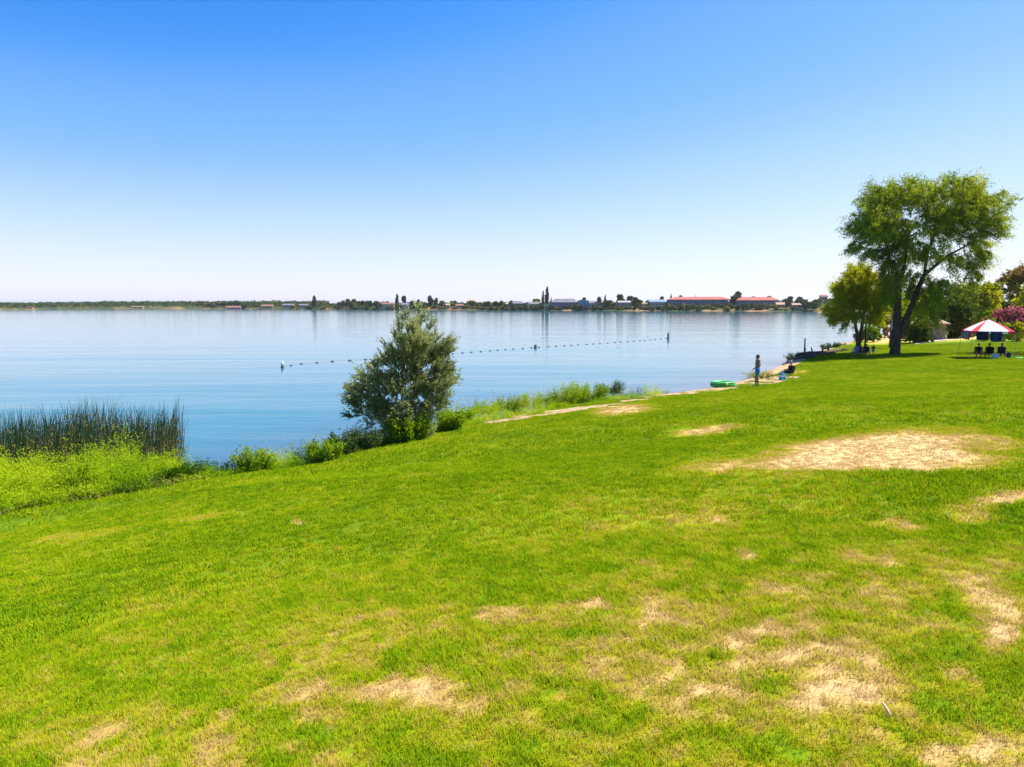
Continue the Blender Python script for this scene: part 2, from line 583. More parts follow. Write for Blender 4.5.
def lobe_points(lobes, n, rng, shell=.35):
    vol = np.array([l[3] * l[4] * l[5] for l in lobes])
    cnt = np.maximum(1, (n * vol ** .72 / (vol ** .72).sum()).astype(int))
    out = []
    for (x, y, z, a, b, c), k in zip(lobes, cnt):
        d = rng.normal(size=(k, 3))
        d /= np.linalg.norm(d, axis=1, keepdims=True)
        r = rng.uniform(shell ** 3, 1, (k, 1)) ** (1 / 3) * (1 + .12 * rng.normal(size=(k, 1)))
        out.append(np.array([x, y, z]) + d * r * np.array([a, b, c]))
    return np.vstack(out)

def colonize(init, A, step, di, dk, iters=160, bias=(0, 0, .12)):
    pos = [np.array(p, float) for p, _ in init]
    par = [q for _, q in init]
    A = A.copy()
    Pn = np.array(pos)
    d2 = ((A[:, None] - Pn[None]) ** 2).sum(2)
    near = d2.argmin(1)
    nd = np.sqrt(d2.min(1))
    alive = np.ones(len(A), bool)
    bias = np.array(bias)
    seen = set()
    for _ in range(iters):
        use = alive & (nd < di)
        if not use.any(): break
        idx = near[use]
        vec = A[use] - np.array(pos)[idx]
        vec /= np.maximum(np.linalg.norm(vec, axis=1, keepdims=True), 1e-6)
        new = []
        for j in np.unique(idx):
            v = vec[idx == j].mean(0) + bias
            v /= max(np.linalg.norm(v), 1e-6)
            p = pos[j] + v * step
            key = (j, tuple(np.round(p, 3)))
            if key in seen: continue
            seen.add(key)
            new.append((p, j))
        if not new: break
        base = len(pos)
        for p, j in new:
            pos.append(p)
            par.append(j)
        NP = np.array([p for p, _ in new])
        dd = np.sqrt(((A[:, None] - NP[None]) ** 2).sum(2))
        m = dd.min(1)
        am = dd.argmin(1)
        better = m < nd
        near = np.where(better, base + am, near)
        nd = np.where(better, m, nd)
        alive &= nd > dk
    return np.array(pos), par

def branch_mesh(name, pos, par, tip, base_r, mat, sides=6, expo=2.3, fixed=None):
    n = len(pos)
    kids = [[] for _ in range(n)]
    for i, p in enumerate(par):
        if p >= 0: kids[p].append(i)
    r = np.zeros(n)
    for i in range(n - 1, -1, -1):
        r[i] = tip if not kids[i] else (sum(r[k] ** expo for k in kids[i])) ** (1 / expo)
    r *= 1
    f = base_r / r[0]
    # grow towards the wanted base without swelling the twigs
    w = np.clip((r - tip) / max(r[0] - tip, 1e-6), 0, 1)
    r = r * (1 + (f - 1) * w)
    for i, v in (fixed or {}).items(): r[i] = v
    mb = MB()
    starts = [i for i in range(n) if par[i] < 0]
    stack = [(i, None) for i in starts]
    while stack:
        i, pre = stack.pop()
        chain = ([pre] if pre is not None else []) + [i]
        while kids[chain[-1]]:
            ks = sorted(kids[chain[-1]], key=lambda k: -r[k])
            for k in ks[1:]:
                stack.append((k, chain[-1]))
            chain.append(ks[0])
        if len(chain) < 2: continue
        rr = [r[c] for c in chain]
        if pre is not None: rr[0] = rr[1]
        sd = sides if max(rr) > .06 else max(3, sides - 3)
        mb.tube([pos[c] for c in chain], rr, sd, cap=False)
    return mb.mesh(name, mat, smooth=True)

def grown_tree(name, base, label, cat, lobes, trunks, natt, leafmat, barkmat, seed, step=.35, tl=.6, per=30, ln=.2, wd=.07, hang=0.0, out=.6,
               tip=.012, base_r=.4, dk=None, di=None, rz=0.0, group=None, jit=.14, spread=.4, shell=.35, sides=7, bias=(0, 0, .12), expo=2.3, ctint=None):
    rng = np.random.default_rng(seed)
    A = lobe_points(lobes, natt, rng, shell)
    init, fixed = [], {}
    for tr in trunks:                       # (parent index or -1, points)
        pi, pts = tr
        for k, p in enumerate(pts):
            if len(p) > 3: fixed[len(init)] = p[3]
            init.append((p[:3], pi if k == 0 else len(init) - 1))
    pos, par = colonize(init, A, step, di or 50, dk or step * 1.3, bias=bias)
    e = empty(name, base, rz, label, cat, group)
    link('trunk', branch_mesh('trunk', pos, par, tip, base_r, barkmat, sides, expo, fixed), e)
    cen = np.average(A, axis=0)
    # each twig leaves the branch that reached its attractor
    d2 = ((A[:, None] - pos[None]) ** 2).sum(2)
    S = pos[d2.argmin(1)]
    S = np.where(np.linalg.norm(S - A, axis=1, keepdims=True) > step * 2.5, A, S + (A - S) * rng.uniform(0, 1, (len(A), 1)))
    o = A - cen
    o /= np.maximum(np.linalg.norm(o, axis=1, keepdims=True), 1e-6)
    d = o * out + rng.normal(size=A.shape) * .38 + np.array([0, 0, -hang])
    d /= np.linalg.norm(d, axis=1, keepdims=True)
    tc = np.clip(.5 + (fbm(A[:, 0] * .8 + A[:, 1] * .5, A[:, 2] * .8, seed, 3) - .5) * 1.8 + rng.normal(size=len(A)) * .13, 0, 1)
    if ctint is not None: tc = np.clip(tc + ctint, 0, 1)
    V, Fq, T = twig_leaves(S, d, tl, per, ln, wd, rng, spread, tc, jit)
    link('crown', np_mesh('crown', V, Fq, leafmat, {'tint': ('FACE', T)}), e)
    return e

def L3(x, z, r, y=0.0, ry=None, rzz=None):
    return (x, y, z, r, ry or r, rzz or r)

def bush(name, loc, label, cat, w, h, mat, seed, stems=26, per=46, ln=.09, wd=.035, lean=.45, group=None, dep=None, wisps=0):
    """stems rising from the ground with leaves along them"""
    rng = np.random.default_rng(seed)
    dep = dep or w * .8
    n = stems
    a = rng.uniform(0, 2 * math.pi, n)
    q = np.sqrt(rng.uniform(0, 1, n)) * .62
    B = np.stack([np.cos(a) * q * w / 2, np.sin(a) * q * dep / 2, np.zeros(n)], 1)
    # follow the ground
    gz = height(B[:, 0] + loc[0], B[:, 1] + loc[1]) - loc[2]
    B[:, 2] = np.clip(gz, -.8, .5) - .03
    hh = h * rng.uniform(.55, 1.05, n) * (1 - .45 * q)
    tipv = np.stack([np.cos(a) * w * .5 * lean * rng.uniform(.3, 1.2, n), np.sin(a) * dep * .5 * lean * rng.uniform(.3, 1.2, n), hh], 1)
    e = empty(name, loc, 0, label, cat, group)
    mb = MB()
    for i in range(n):
        mb.tube([B[i], B[i] + tipv[i] * np.array([.35, .35, .5]), B[i] + tipv[i]], [.012, .008, .004], 4, cap=False)
    mb.build('stem', M_BARK2, e)
    t = rng.uniform(.0, 1.05, (n, per, 1)) ** 1.15
    P = B[:, None] + tipv[:, None] * np.concatenate([t ** 1.5, t ** 1.5, t], 2) + rng.normal(size=(n, per, 3)) * (h * .075)
    P[..., 2] = np.maximum(P[..., 2], B[:, None, 2] + .01)
    D = np.concatenate([rng.normal(size=(n, per, 2)) * .8, rng.uniform(0, 1.1, (n, per, 1))], 2)
    tc = rng.uniform(.1, .9, (n, 1))
    T = np.clip(tc * .5 + t[..., 0] * .25 + rng.uniform(0, .35, (n, per)), 0, 1)
    V, Fq, T = leaves(P.reshape(-1, 3), D.reshape(-1, 3), ln, wd, rng, T.ravel())
    link('foliage', np_mesh('foliage', V, Fq, mat, {'tint': ('FACE', T)}), e)
    return e


# ------------------------------------------------------------------ sun and sky
SUN_AZ, SUN_EL = 74.0, 57.0
w = bpy.data.worlds.new('World')
SC.world = w
w.use_nodes = True
wn = w.node_tree
sky = wn.nodes.new('ShaderNodeTexSky')
sky.sky_type = 'NISHITA'
sky.sun_disc = False
sky.sun_elevation = R(SUN_EL)
sky.sun_rotation = R(SUN_AZ)
sky.altitude = 300
sky.air_density = 1.0
sky.dust_density = .3
sky.ozone_density = 6
# grade of a clear, deep summer sky: the zenith side loses red, the horizon stays pale
def vscale(f, src):
    n = wn.nodes.new('ShaderNodeVectorMath')
    n.operation = 'SCALE'
    n.inputs['Scale'].default_value = f
    wn.links.new(src, n.inputs[0])
    return n.outputs[0]
cv = wn.nodes.new('ShaderNodeRGBCurve')
for ch, pts in ((0, [(0, 0), (.09, .008), (.12, .035), (.145, .09), (.18, .14), (.22, .22), (.32, .355), (.45, .465), (.7, .56), (1, .60)]),
                (1, [(0, 0), (.18, .12), (.23, .185), (.26, .235), (.35, .325), (.40, .38), (.54, .48), (.7, .555), (1, .60)]),
                (2, [(0, 0), (.3, .36), (.4, .475), (.5, .56), (.7, .59), (1, .61)])):
    c = cv.mapping.curves[ch]
    while len(c.points) < len(pts): c.points.new(.5, .5)
    for q, (a, b) in zip(c.points, pts):
        q.location = (a, b)
        q.handle_type = 'AUTO_CLAMPED'
cv.mapping.update()
wn.links.new(vscale(.1, sky.outputs[0]), cv.inputs['Color'])
wn.links.new(vscale(10, cv.outputs[0]), wn.nodes['Background'].inputs[0])
wn.nodes['Background'].inputs[1].default_value = .09
sun = bpy.data.lights.new('sun', 'SUN')
sun.energy = 5.0
sun.angle = R(.5)
sun.color = (1, .95, .86)
so = bpy.data.objects.new('sun', sun)
COL.objects.link(so)
sd = Vector((math.sin(R(SUN_AZ)) * math.cos(R(SUN_EL)), math.cos(R(SUN_AZ)) * math.cos(R(SUN_EL)), math.sin(R(SUN_EL))))
so.rotation_euler = sd.to_track_quat('Z', 'Y').to_euler()
so.location = (0, 0, 60)

cam = bpy.data.cameras.new('camera')
cam.sensor_width = 36
cam.lens = 36 * F_PX / 1024
cam.clip_start = .1
cam.clip_end = 20000
co = bpy.data.objects.new('camera', cam)
co.location = (0, 0, CAM_H)
co.rotation_euler = (math.pi / 2 - PITCH, 0, 0)
COL.objects.link(co)
SC.camera = co
SC.view_settings.view_transform = 'Standard'
SC.view_settings.look = 'None'
SC.view_settings.exposure = 1.08
SC.view_settings.gamma = 1
SC.render.resolution_x, SC.render.resolution_y = 1024, 767
SC.cycles.max_bounces = 6
SC.cycles.transparent_max_bounces = 6
SC.cycles.use_denoising = True
SC.cycles.caustics_reflective = False
SC.cycles.caustics_refractive = False

# ------------------------------------------------------------------ the ground, one sheet to the horizon
rings = np.concatenate([np.geomspace(.05, 120, 420), np.geomspace(126, 430, 26), np.arange(440, 1080, 7.0), np.geomspace(1100, 9000, 34)])
ang = np.concatenate([np.linspace(-180, -56, 32)[:-1], np.arange(-56, 56, .24), np.linspace(56, 180, 32)[:-1]])
AA, RR = np.meshgrid(np.radians(ang), rings)
GX, GY = (np.sin(AA) * RR).ravel(), (np.cos(AA) * RR).ravel()
GZ = height(GX, GY)
nr, na = RR.shape
ii, jj = np.meshgrid(np.arange(nr - 1), np.arange(na), indexing='ij')
j2 = (jj + 1) % na
quads = np.stack([ii * na + jj, ii * na + j2, (ii + 1) * na + j2, (ii + 1) * na + jj], -1).reshape(-1, 4)[:, ::-1]
farv = ((GY > 300) & (shore(GX, GY)[0] < -5)) | (np.hypot(GX, GY) > 260)
me = np_mesh('ground', np.stack([GX, GY, GZ], 1), quads, M_GROUND,
             {'dry': ('POINT', dryness(GX, GY)), 'sand': ('POINT', sandiness(GX, GY)), 'far': ('POINT', farv.astype(float))}, smooth=True)
put(link('ground', me), kind='structure')

# ------------------------------------------------------------------ the lake
wr = np.concatenate([np.geomspace(6, 140, 120), np.geomspace(150, 9000, 40)])
wa = np.radians(np.concatenate([np.arange(-80, 60, .8), np.arange(60, 81, 4)]))
AA, RR = np.meshgrid(wa, wr)
WX, WY = (np.sin(AA) * RR).ravel(), (np.cos(AA) * RR).ravel()
nr, na = RR.shape
ii, jj = np.meshgrid(np.arange(nr - 1), np.arange(na - 1), indexing='ij')
quads = np.stack([ii * na + jj, ii * na + jj + 1, (ii + 1) * na + jj + 1, (ii + 1) * na + jj], -1).reshape(-1, 4)[:, ::-1]
wd_, _ = shore(WX, WY)
shal = np.clip(1 - (-wd_ - 2.5) / 9, 0, 1) ** 1.5
me = np_mesh('water', np.stack([WX, WY, WX * 0], 1), quads, M_WATER, {'shallow': ('POINT', shal)}, smooth=True)
put(link('water', me), kind='structure')

# ------------------------------------------------------------------ lawn grass: tufts of blades set over the whole lawn (stuff)
def tuft_mesh(name, nb, rad, h, wdt, seed):
    rng = np.random.default_rng(seed)
    a = rng.uniform(0, 2 * math.pi, nb)
    q = np.sqrt(rng.uniform(0, 1, nb)) * rad
    B = np.stack([np.cos(a) * q, np.sin(a) * q, np.full(nb, -.008)], 1)
    la = rng.uniform(0, 2 * math.pi, nb)
    hh = h * rng.uniform(.5, 1.25, nb)
    le = hh * rng.uniform(.15, .95, nb)
    tipv = np.stack([np.cos(la) * le, np.sin(la) * le, hh], 1)
    sa = la + math.pi / 2 + rng.normal(size=nb) * .5
    S = np.stack([np.cos(sa), np.sin(sa), sa * 0], 1) * wdt * rng.uniform(.6, 1.2, (nb, 1)) / 2
    mid = B + tipv * np.array([.38, .38, .6])
    V = np.stack([B - S, B + S, mid + S * .8, B + tipv, mid - S * .8], 1).reshape(-1, 3)
    f1 = np.arange(nb)[:, None] * 5 + np.array([[0, 1, 2, 4]])
    f2 = np.arange(nb)[:, None] * 5 + np.array([[4, 2, 3, 3]])
    tint = np.clip(rng.beta(2, 2.6, nb), 0, 1)
    me = bpy.data.meshes.new(name)
    fs = [tuple(f) for f in f1] + [tuple(f[:3]) for f in f2]
    me.from_pydata(V.tolist(), [], fs)
    at = me.attributes.new('tint', 'FLOAT', 'FACE')
    at.data.foreach_set('value', np.concatenate([tint, tint]).astype(np.float32))
    me.materials.append(M_GRASS)
    me.update()
    return me

def gn_scatter(name, P, scale, rotz, dry, src, label):
    me = bpy.data.meshes.new(name)
    me.vertices.add(len(P))
    me.vertices.foreach_set('co', P.astype(np.float32).ravel())
    for an, arr in (('scl', scale), ('rz', rotz), ('dry', dry)):
        a = me.attributes.new(an, 'FLOAT', 'POINT')
        a.data.foreach_set('value', arr.astype(np.float32))
    o = link(name, me)
    put(o, label, 'grass', None, 'stuff')
    ng = bpy.data.node_groups.new(name, 'GeometryNodeTree')
    ng.interface.new_socket('Geometry', in_out='INPUT', socket_type='NodeSocketGeometry')
    ng.interface.new_socket('Geometry', in_out='OUTPUT', socket_type='NodeSocketGeometry')
    gi, go = ng.nodes.new('NodeGroupInput'), ng.nodes.new('NodeGroupOutput')
    oi = ng.nodes.new('GeometryNodeObjectInfo')
    oi.inputs['Object'].default_value = src
    iop = ng.nodes.new('GeometryNodeInstanceOnPoints')
    def attr(n):
        q = ng.nodes.new('GeometryNodeInputNamedAttribute')
        q.data_type = 'FLOAT'
        q.inputs['Name'].default_value = n
        return q.outputs['Attribute']
    cx = ng.nodes.new('ShaderNodeCombineXYZ')
    ng.links.new(attr('rz'), cx.inputs['Z'])
    ng.links.new(gi.outputs[0], iop.inputs['Points'])
    ng.links.new(oi.outputs['Geometry'], iop.inputs['Instance'])
    ng.links.new(cx.outputs[0], iop.inputs['Rotation'])
    ng.links.new(attr('scl'), iop.inputs['Scale'])
    ng.links.new(iop.outputs[0], go.inputs[0])
    md = o.modifiers.new('scatter', 'NODES')
    md.node_group = ng
    return o

def lawn_points(r0, r1, dens, seed):
    rng = np.random.default_rng(seed)
    half = R(50)
    n = int(dens * half * (r1 * r1 - r0 * r0))
    a = rng.uniform(-half, half, n)
    r = np.sqrt(rng.uniform(r0 * r0, r1 * r1, n))
    x, y = np.sin(a) * r, np.cos(a) * r
    d, _ = shore(x, y)
    k = (d > .1) & (y < 92)
    x, y = x[k], y[k]
    dr = dryness(x, y)
    sn = sandiness(x, y)
    k = rng.uniform(0, 1, len(x)) > np.clip(sstep(.45, .95, dr) * .35 + sstep(.3, .6, sn), 0, .97)
    x, y, dr = x[k], y[k], dr[k]
    dr = np.clip(dr + (fbm(x * 9, y * 9, 71, 2) - .5) * .42 + rng.normal(size=len(x)) * .11, 0, 1)
    z = height(x, y)
    sc = rng.uniform(.7, 1.25, len(x)) * (1 - .45 * dr) * (.8 + .5 * fbm(x * .7, y * .7, 77, 2))
    return np.stack([x, y, z], 1), sc, rng.uniform(0, 6.28, len(x)), dr

for name, r0, r1, dens, nb, rad, hh, wdt, lab in (
        ('lawn_grass', .9, 6.5, 900, 40, .052, .035, .0034, 'short dry speckled lawn grass closest to the viewer'),
        ('lawn_grass', 6.5, 15, 210, 46, .085, .041, .0060, 'short green lawn grass across the middle of the slope'),
        ('lawn_grass', 15, 95, 34, 60, .19, .050, .012, 'smooth bright lawn grass far down the slope towards the beach')):
    src = bpy.data.objects.new('grass_tuft', tuft_mesh('grass_tuft', nb, rad, hh, wdt, int(r0 * 10)))
    src['kind'] = 'stuff'
    P, sc, rz, dr = lawn_points(r0, r1, dens, int(r0 * 7) + 1)
    gn_scatter(name, P, sc, rz, dr, src, lab)

# ------------------------------------------------------------------ big trees
def S_(zx, zy, x0=335, y0=660, kx=.0232, kz=.0268):
    return (zx - x0) * kx, (y0 - zy) * kz

def pl(px, py, y):
    """ground spot under image column px at depth y"""
    z = 1.0
    for _ in range(6):
        x = x_at(px, y, z)
        z = hz(x, y)
    return (x, y, z)

rng0 = np.random.default_rng(3)
def lobes_from(rows, conv, yspread=.9):
    out = []
    for zx, zy, r, *ex in rows:
        x, z = conv(zx, zy)
        n = ex[0] if ex else 2
        for k in range(n):
            y = rng0.uniform(-1, 1) * yspread * (2.2 if n > 1 else .5)
            out.append((x + rng0.normal() * .15 * r, y, z + rng0.normal() * .1 * r, r, r * 1.05, r * .82))
    return out

TREE_Y = 66.0
tx, ty, tz = pl(895, 349, TREE_Y)
w_rows = [(250, 215, 1.6, 3), (205, 245, 1.1), (185, 275, .8), (180, 215, .8), (245, 135, 1.4), (240, 105, .8), (195, 195, 1.2), (300, 115, 1.2), (345, 120, 1.5, 3), (355, 85, .7, 1), (300, 190, 1.4), (430, 115, 1.4, 3), (520, 95, 1.4, 3), (590, 110, 1.4, 3),
          (650, 150, 1.4, 3), (690, 195, 1.1), (650, 230, 1.4), (675, 270, 1.1), (645, 320, 1.1), (635, 375, .8), (620, 410, .5, 1), (560, 180, 1.5, 3), (460, 180, 1.5, 3),
          (390, 230, 1.5, 3), (320, 270, 1.3), (270, 300, .9), (215, 300, .7), (400, 320, 1.0), (340, 340, 1.1), (300, 330, .8), (360, 380, .9), (480, 270, 1.0, 1), (560, 250, 1.0, 1), (590, 310, .8), (560, 330, .6, 1),
          (450, 420, 1.1), (490, 470, 1.0), (440, 490, 1.0), (470, 520, .8), (300, 390, 1.0), (280, 440, .9), (310, 460, .8, 1), (540, 360, .6, 1), (390, 430, .7, 1), (420, 370, .8, 1), (500, 320, .7, 1), (430, 290, 1.1), (610, 350, .6, 1), (510, 220, 1.2)]
w_tr = [(-1, [(0, 0, -.25, .56), (.0, 0, .4, .47), (.02, 0, 1.2, .44)]),
        (2, [(.0, .05, 2.6, .36), (.04, .1, 4.4, .33), (.08, .2, 6.0, .28), (.06, .3, 7.6, .20)]),
        (2, [(.55, -.1, 2.5, .29), (1.15, -.2, 4.5, .25), (1.65, -.3, 6.2, .23), (2.05, -.4, 7.4, .19)]),
        (10, [(2.9, -.5, 8.2, .14), (4.1, -.5, 9.2, .11), (5.3, -.3, 9.8, .08)]),
        (10, [(2.6, .3, 9.4, .13), (3.4, .8, 11.0, .10), (4.3, 1.0, 12.2, .07)]),
        (10, [(2.3, -.2, 9.4, .11), (2.7, -.6, 11.5, .07)]),
        (5, [(-.5, .3, 7.6, .14), (-1.1, .2, 9.6, .10), (-1.6, .1, 11, .06)]),
        (5, [(.7, .6, 8.2, .13), (1.2, 1.2, 10.4, .09)]),
        (4, [(-.35, -.3, 6.6, .10), (-.9, -.6, 8.8, .06)])]
grown_tree('willow_tree', (tx, ty, tz), 'tall spreading willow with forked dark trunk beside the striped canopy', 'tree', lobes_from(w_rows, S_), w_tr,
           2800, M_WILLOW, M_BARK, 11, step=.42, tl=1.05, per=64, ln=.2, wd=.062, hang=.35, out=.55, base_r=.50, di=60, dk=.6, jit=.16, spread=.45, expo=2.15, tip=.014)

# a tree just beyond the right edge of the view: only its leaf tips show
r_rows = [(200, 210, 1.8, 3), (250, 150, 1.8, 3), (330, 120, 1.9, 3), (430, 130, 2.0, 3), (520, 200, 1.9, 3), (300, 260, 1.7, 3), (430, 280, 1.7, 3), (210, 290, 1.2)]
ex, ey, ez_ = pl(1093, 350, 64.0)
grown_tree('shade_tree', (ex, ey, ez_), 'tree at the right edge of the photo with only leaf tips showing', 'tree', lobes_from(r_rows, S_), 
           [(-1, [(0, 0, -.2), (0, 0, 2), (.1, 0, 4), (.1, 0, 5.5)]), (3, [(-1.2, 0, 7.5)]), (3, [(1.5, .2, 7.6)])],
           420, M_WILLOW, M_BARK, 12, step=.6, tl=1.0, per=26, ln=.3, wd=.11, hang=.25, base_r=.42, di=60, dk=.9)

# the smaller yellow green tree by the water
def S2(zx, zy):      # zoom of the photo at 6.97 per px, base (262, 705)
    return (zx - 262) / 6.97 * .0953, (705 - zy) / 6.97 * .1005
s_rows = [(270, 150, .75), (180, 170, .6), (330, 190, .8), (75, 250, .6), (130, 280, .6), (220, 240, .8), (300, 260, .8), (100, 350, .7), (60, 400, .55), (190, 340, .8), (280, 350, .8),
          (350, 300, .75), (400, 250, .8), (420, 330, .75), (370, 400, .7), (90, 460, .55), (220, 430, .6), (440, 220, .6), (150, 510, .45, 1), (340, 470, .5, 1), (410, 470, .5, 1), (200, 300, .9), (250, 300, .9), (180, 420, .8), (150, 230, .6), (270, 200, .8)]
bx, by, bz = pl(857.5, 346.5, 70.0)
grown_tree('lakeside_tree', (bx, by, bz), 'yellow green tree with two stems at the water beside the seated group', 'tree', lobes_from(s_rows, S2, .6),
           [(-1, [(0, 0, -.2), (0, 0, .6), (-.15, 0, 1.9), (-.45, 0, 3.2), (-.6, .1, 4.6)]), (1, [(.25, .1, 1.9), (.45, .1, 3.4), (.6, .2, 5)]), (1, [(.75, .3, 2.2), (1.0, .4, 3.8)])],
           1500, M_LIME, M_BARK, 13, step=.3, tl=.8, per=60, ln=.17, wd=.065, hang=.25, base_r=.27, di=40, dk=.42, expo=2.1)

# ------------------------------------------------------------------ silver leaved shrub tree on the bank
def S3(zx, zy):      # zoom at 4.035 per px, base (430, 590)
    return (zx - 440) / 4.035 * .0302 + .01, (590 - zy) / 4.035 * .0345
o_rows = [(500, 95, .16, 1), (515, 125, .2, 1), (445, 125, .2, 1), (430, 160, .22, 1), (480, 160, .28), (555, 165, .2, 1), (530, 210, .38), (455, 220, .36), (410, 215, .2, 1), (400, 190, .13, 1), (590, 210, .22, 1),
          (600, 250, .3), (540, 280, .5), (470, 290, .5), (395, 280, .38), (365, 255, .16, 1), (350, 300, .28), (600, 320, .36), (615, 370, .24), (560, 370, .48), (480, 380, .5), (400, 370, .5), (320, 350, .3), (270, 340, .2, 1),
          (245, 350, .18, 1), (250, 395, .28), (300, 400, .35), (220, 390, .18, 1), (235, 440, .28), (205, 495, .17, 1), (245, 490, .2, 1), (300, 460, .34), (370, 450, .42), (450, 455, .45), (530, 450, .42), (590, 430, .26), (280, 530, .22, 1), (330, 520, .28), (400, 520, .35), (500, 510, .3), (355, 225, .1, 1), (625, 215, .1, 1)]
cx_, cy_, cz_ = spot(406, 440)
grown_tree('silver_shrub_tree', (cx_, cy_, cz_), 'silvery grey green shrub tree alone on the bank at the water', 'tree', lobes_from(o_rows, S3, .42),
           [(-1, [(0, 0, -.15), (0, 0, .25)]), (1, [(.15, .05, .8), (.3, .1, 1.6), (.4, .1, 2.4), (.45, .05, 3.2)]), (1, [(-.3, 0, .6), (-.75, .05, 1.1), (-1.2, 0, 1.5)]), (1, [(-.1, -.2, .9), (-.05, -.3, 1.8), (0, -.2, 2.6)]), (1, [(.45, -.2, .8), (.8, -.3, 1.6)])],
           2700, M_OLIVE, M_BARK2, 14, step=.16, tl=.36, per=40, ln=.085, wd=.026, hang=-.55, out=.7, base_r=.09, di=20, dk=.22, tip=.004, jit=.09, spread=.33, shell=.2, sides=6, expo=2.2)

# ------------------------------------------------------------------ plants on the bank
def bank_bush(name, px, py, w, h, mat, seed, label, cat='bush', off=0.0, **kw):
    kw.setdefault('per', 105)
    x, y, z = spot(px, py)
    n = np.array([-.838, .55])
    x, y = x + n[0] * off, y + n[1] * off
    z = hz(x, y)
    return bush(name, (x, y, z), label, cat, w, h, mat, seed, **kw)

bank_bush('bank_bush', 262, 472, 1.15, .72, M_GREENBUSH, 21, 'small bright green bush alone at the water beside the weeds', off=.35, ln=.085, wd=.032, stems=34)
bank_bush('bank_bush', 330, 462, 1.0, .75, M_GREENBUSH, 22, 'low green bush at the lower left end of the clump under the silver tree', off=.25, stems=34)
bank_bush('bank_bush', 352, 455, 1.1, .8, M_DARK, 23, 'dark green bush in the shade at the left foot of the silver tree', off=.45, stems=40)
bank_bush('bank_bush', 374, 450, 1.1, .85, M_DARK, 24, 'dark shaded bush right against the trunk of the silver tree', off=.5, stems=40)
bank_bush('bank_bush', 398, 443, 1.5, 1.0, M_GREENBUSH, 25, 'bright green leafy bush in front of the silver tree trunk', off=-.45, stems=52, ln=.10, wd=.042)
bank_bush('bank_bush', 424, 438, .9, .7, M_OLIVE, 26, 'greyish low bush between two bright green ones below the silver tree', off=.1, stems=40)
bank_bush('bank_bush', 446, 432, 1.15, .95, M_GREENBUSH, 27, 'bright green bush at the right foot of the silver tree', off=-.1, stems=44, ln=.10, wd=.04)
bank_bush('bank_bush', 474, 424, 1.4, 0.95, M_WEED, 28, 'loose yellow green tall weed just right of the silver tree', off=0.75, stems=40)
bank_bush('bank_bush', 500, 417, 1.5, 0.9, M_WEED, 29, 'thin yellow green weed above the long sandy strip', off=0.95, stems=36)
bank_bush('bank_bush', 524, 413, 1.7, 1.0, M_GREENBUSH, 30, 'rounded green bush near the middle of the bank with dry stalks behind', off=1.0, stems=40)
bank_bush('bank_bush', 548, 409, 1.8, 1.0, M_WEED, 31, 'light green weed bush above the sandy strip left of the dark bush', off=1.1, stems=40)
bank_bush('bank_bush', 577, 405, 1.9, 1.15, M_GREENBUSH, 32, 'darker round bush on the bank left of the tallest yellow one', off=0.95, stems=48)
bank_bush('bank_bush', 594, 402, 1.7, 1.35, M_WEED, 33, 'tallest yellow green bush on the middle of the bank', off=1.1, stems=44)
bank_bush('bank_bush', 610, 400, 1.9, 1.05, M_GREENBUSH, 34, 'broad green bush above the right sandy patch of the bank', off=1.1, stems=44)
bank_bush('bank_bush', 628, 397, 2.1, 1.1, M_DARK, 35, 'dark green bush at the right end of the row on the bank', off=1.25, stems=44)
bank_bush('sapling', 654, 394, .5, .7, M_DARK, 36, 'thin dark sapling at the water edge right of the bank bushes', 'plant', off=.9, stems=6, per=24)
bank_bush('beach_bush', 767, 378, 2.0, .42, M_MID, 37, 'low olive brush on the beach behind the standing bather', off=.3, stems=34, per=30)
bank_bush('beach_bush', 771, 373.5, 2.6, .5, M_LIME, 38, 'pale low brush left of the seated person by the beach', off=.8, stems=34, per=30)
bank_bush('beach_bush', 838, 347, 3.4, .75, M_DARK, 39, 'low dark bush at the water just left of the lakeside tree', off=.8, stems=50, per=40, ln=.16, wd=.07)

# weeds, reeds and dry wisps: nobody could count them
def weeds(name, label, pts_px, n, h, mat, seed, ln, wd, per, kind_rows=None, spread=.06):
    rng = np.random.default_rng(seed)
    Vs, Ts = [], []
    x0, x1, off0, off1 = pts_px
    px = rng.uniform(x0, x1, n)
    e_px = np.array([p[0] for p in EDGE[1:]])
    e_x = np.interp(px, e_px, [q[0] for q in SH[3:3 + len(EDGE) - 1]])
    e_y = np.interp(px, e_px, [q[1] for q in SH[3:3 + len(EDGE) - 1]])
    o = rng.uniform(off0, off1, n) 
    X, Y = e_x - .838 * o, e_y + .55 * o
    clump = fbm(X * 1.3, Y * 1.3, seed, 3)
    keep = clump > .33
    X, Y, o, clump = X[keep], Y[keep], o[keep], clump[keep]
    Z = height(X, Y)
    n = len(X)
    hh = h(o) * (.15 + 1.7 * clump) * rng.uniform(.5, 1.3, n)
    tilt = rng.normal(size=(n, 2)) * .18
    t = rng.uniform(.05, 1, (n, per, 1))
    tip = np.stack([tilt[:, 0] * hh, tilt[:, 1] * hh, hh], 1)
    P = np.stack([X, Y, np.maximum(Z, -.1)], 1)[:, None] + tip[:, None] * t + rng.normal(size=(n, per, 3)) * spread
    D = np.concatenate([rng.normal(size=(n, per, 2)) * .7, rng.uniform(.1, 1.2, (n, per, 1))], 2)
    T = np.clip((fbm(X * .9 + 5, Y * .9, seed + 9, 3)[:, None] - .5) * 3.4 + .2 + t[..., 0] * .3 + rng.uniform(0, .4, (n, per)), 0, 1)
    V, Fq, T = leaves(P.reshape(-1, 3), D.reshape(-1, 3), ln, wd, rng, T.ravel())
    put(link(name, np_mesh(name, V, Fq, mat, {'tint': ('FACE', T)})), label, 'weeds', None, 'stuff')

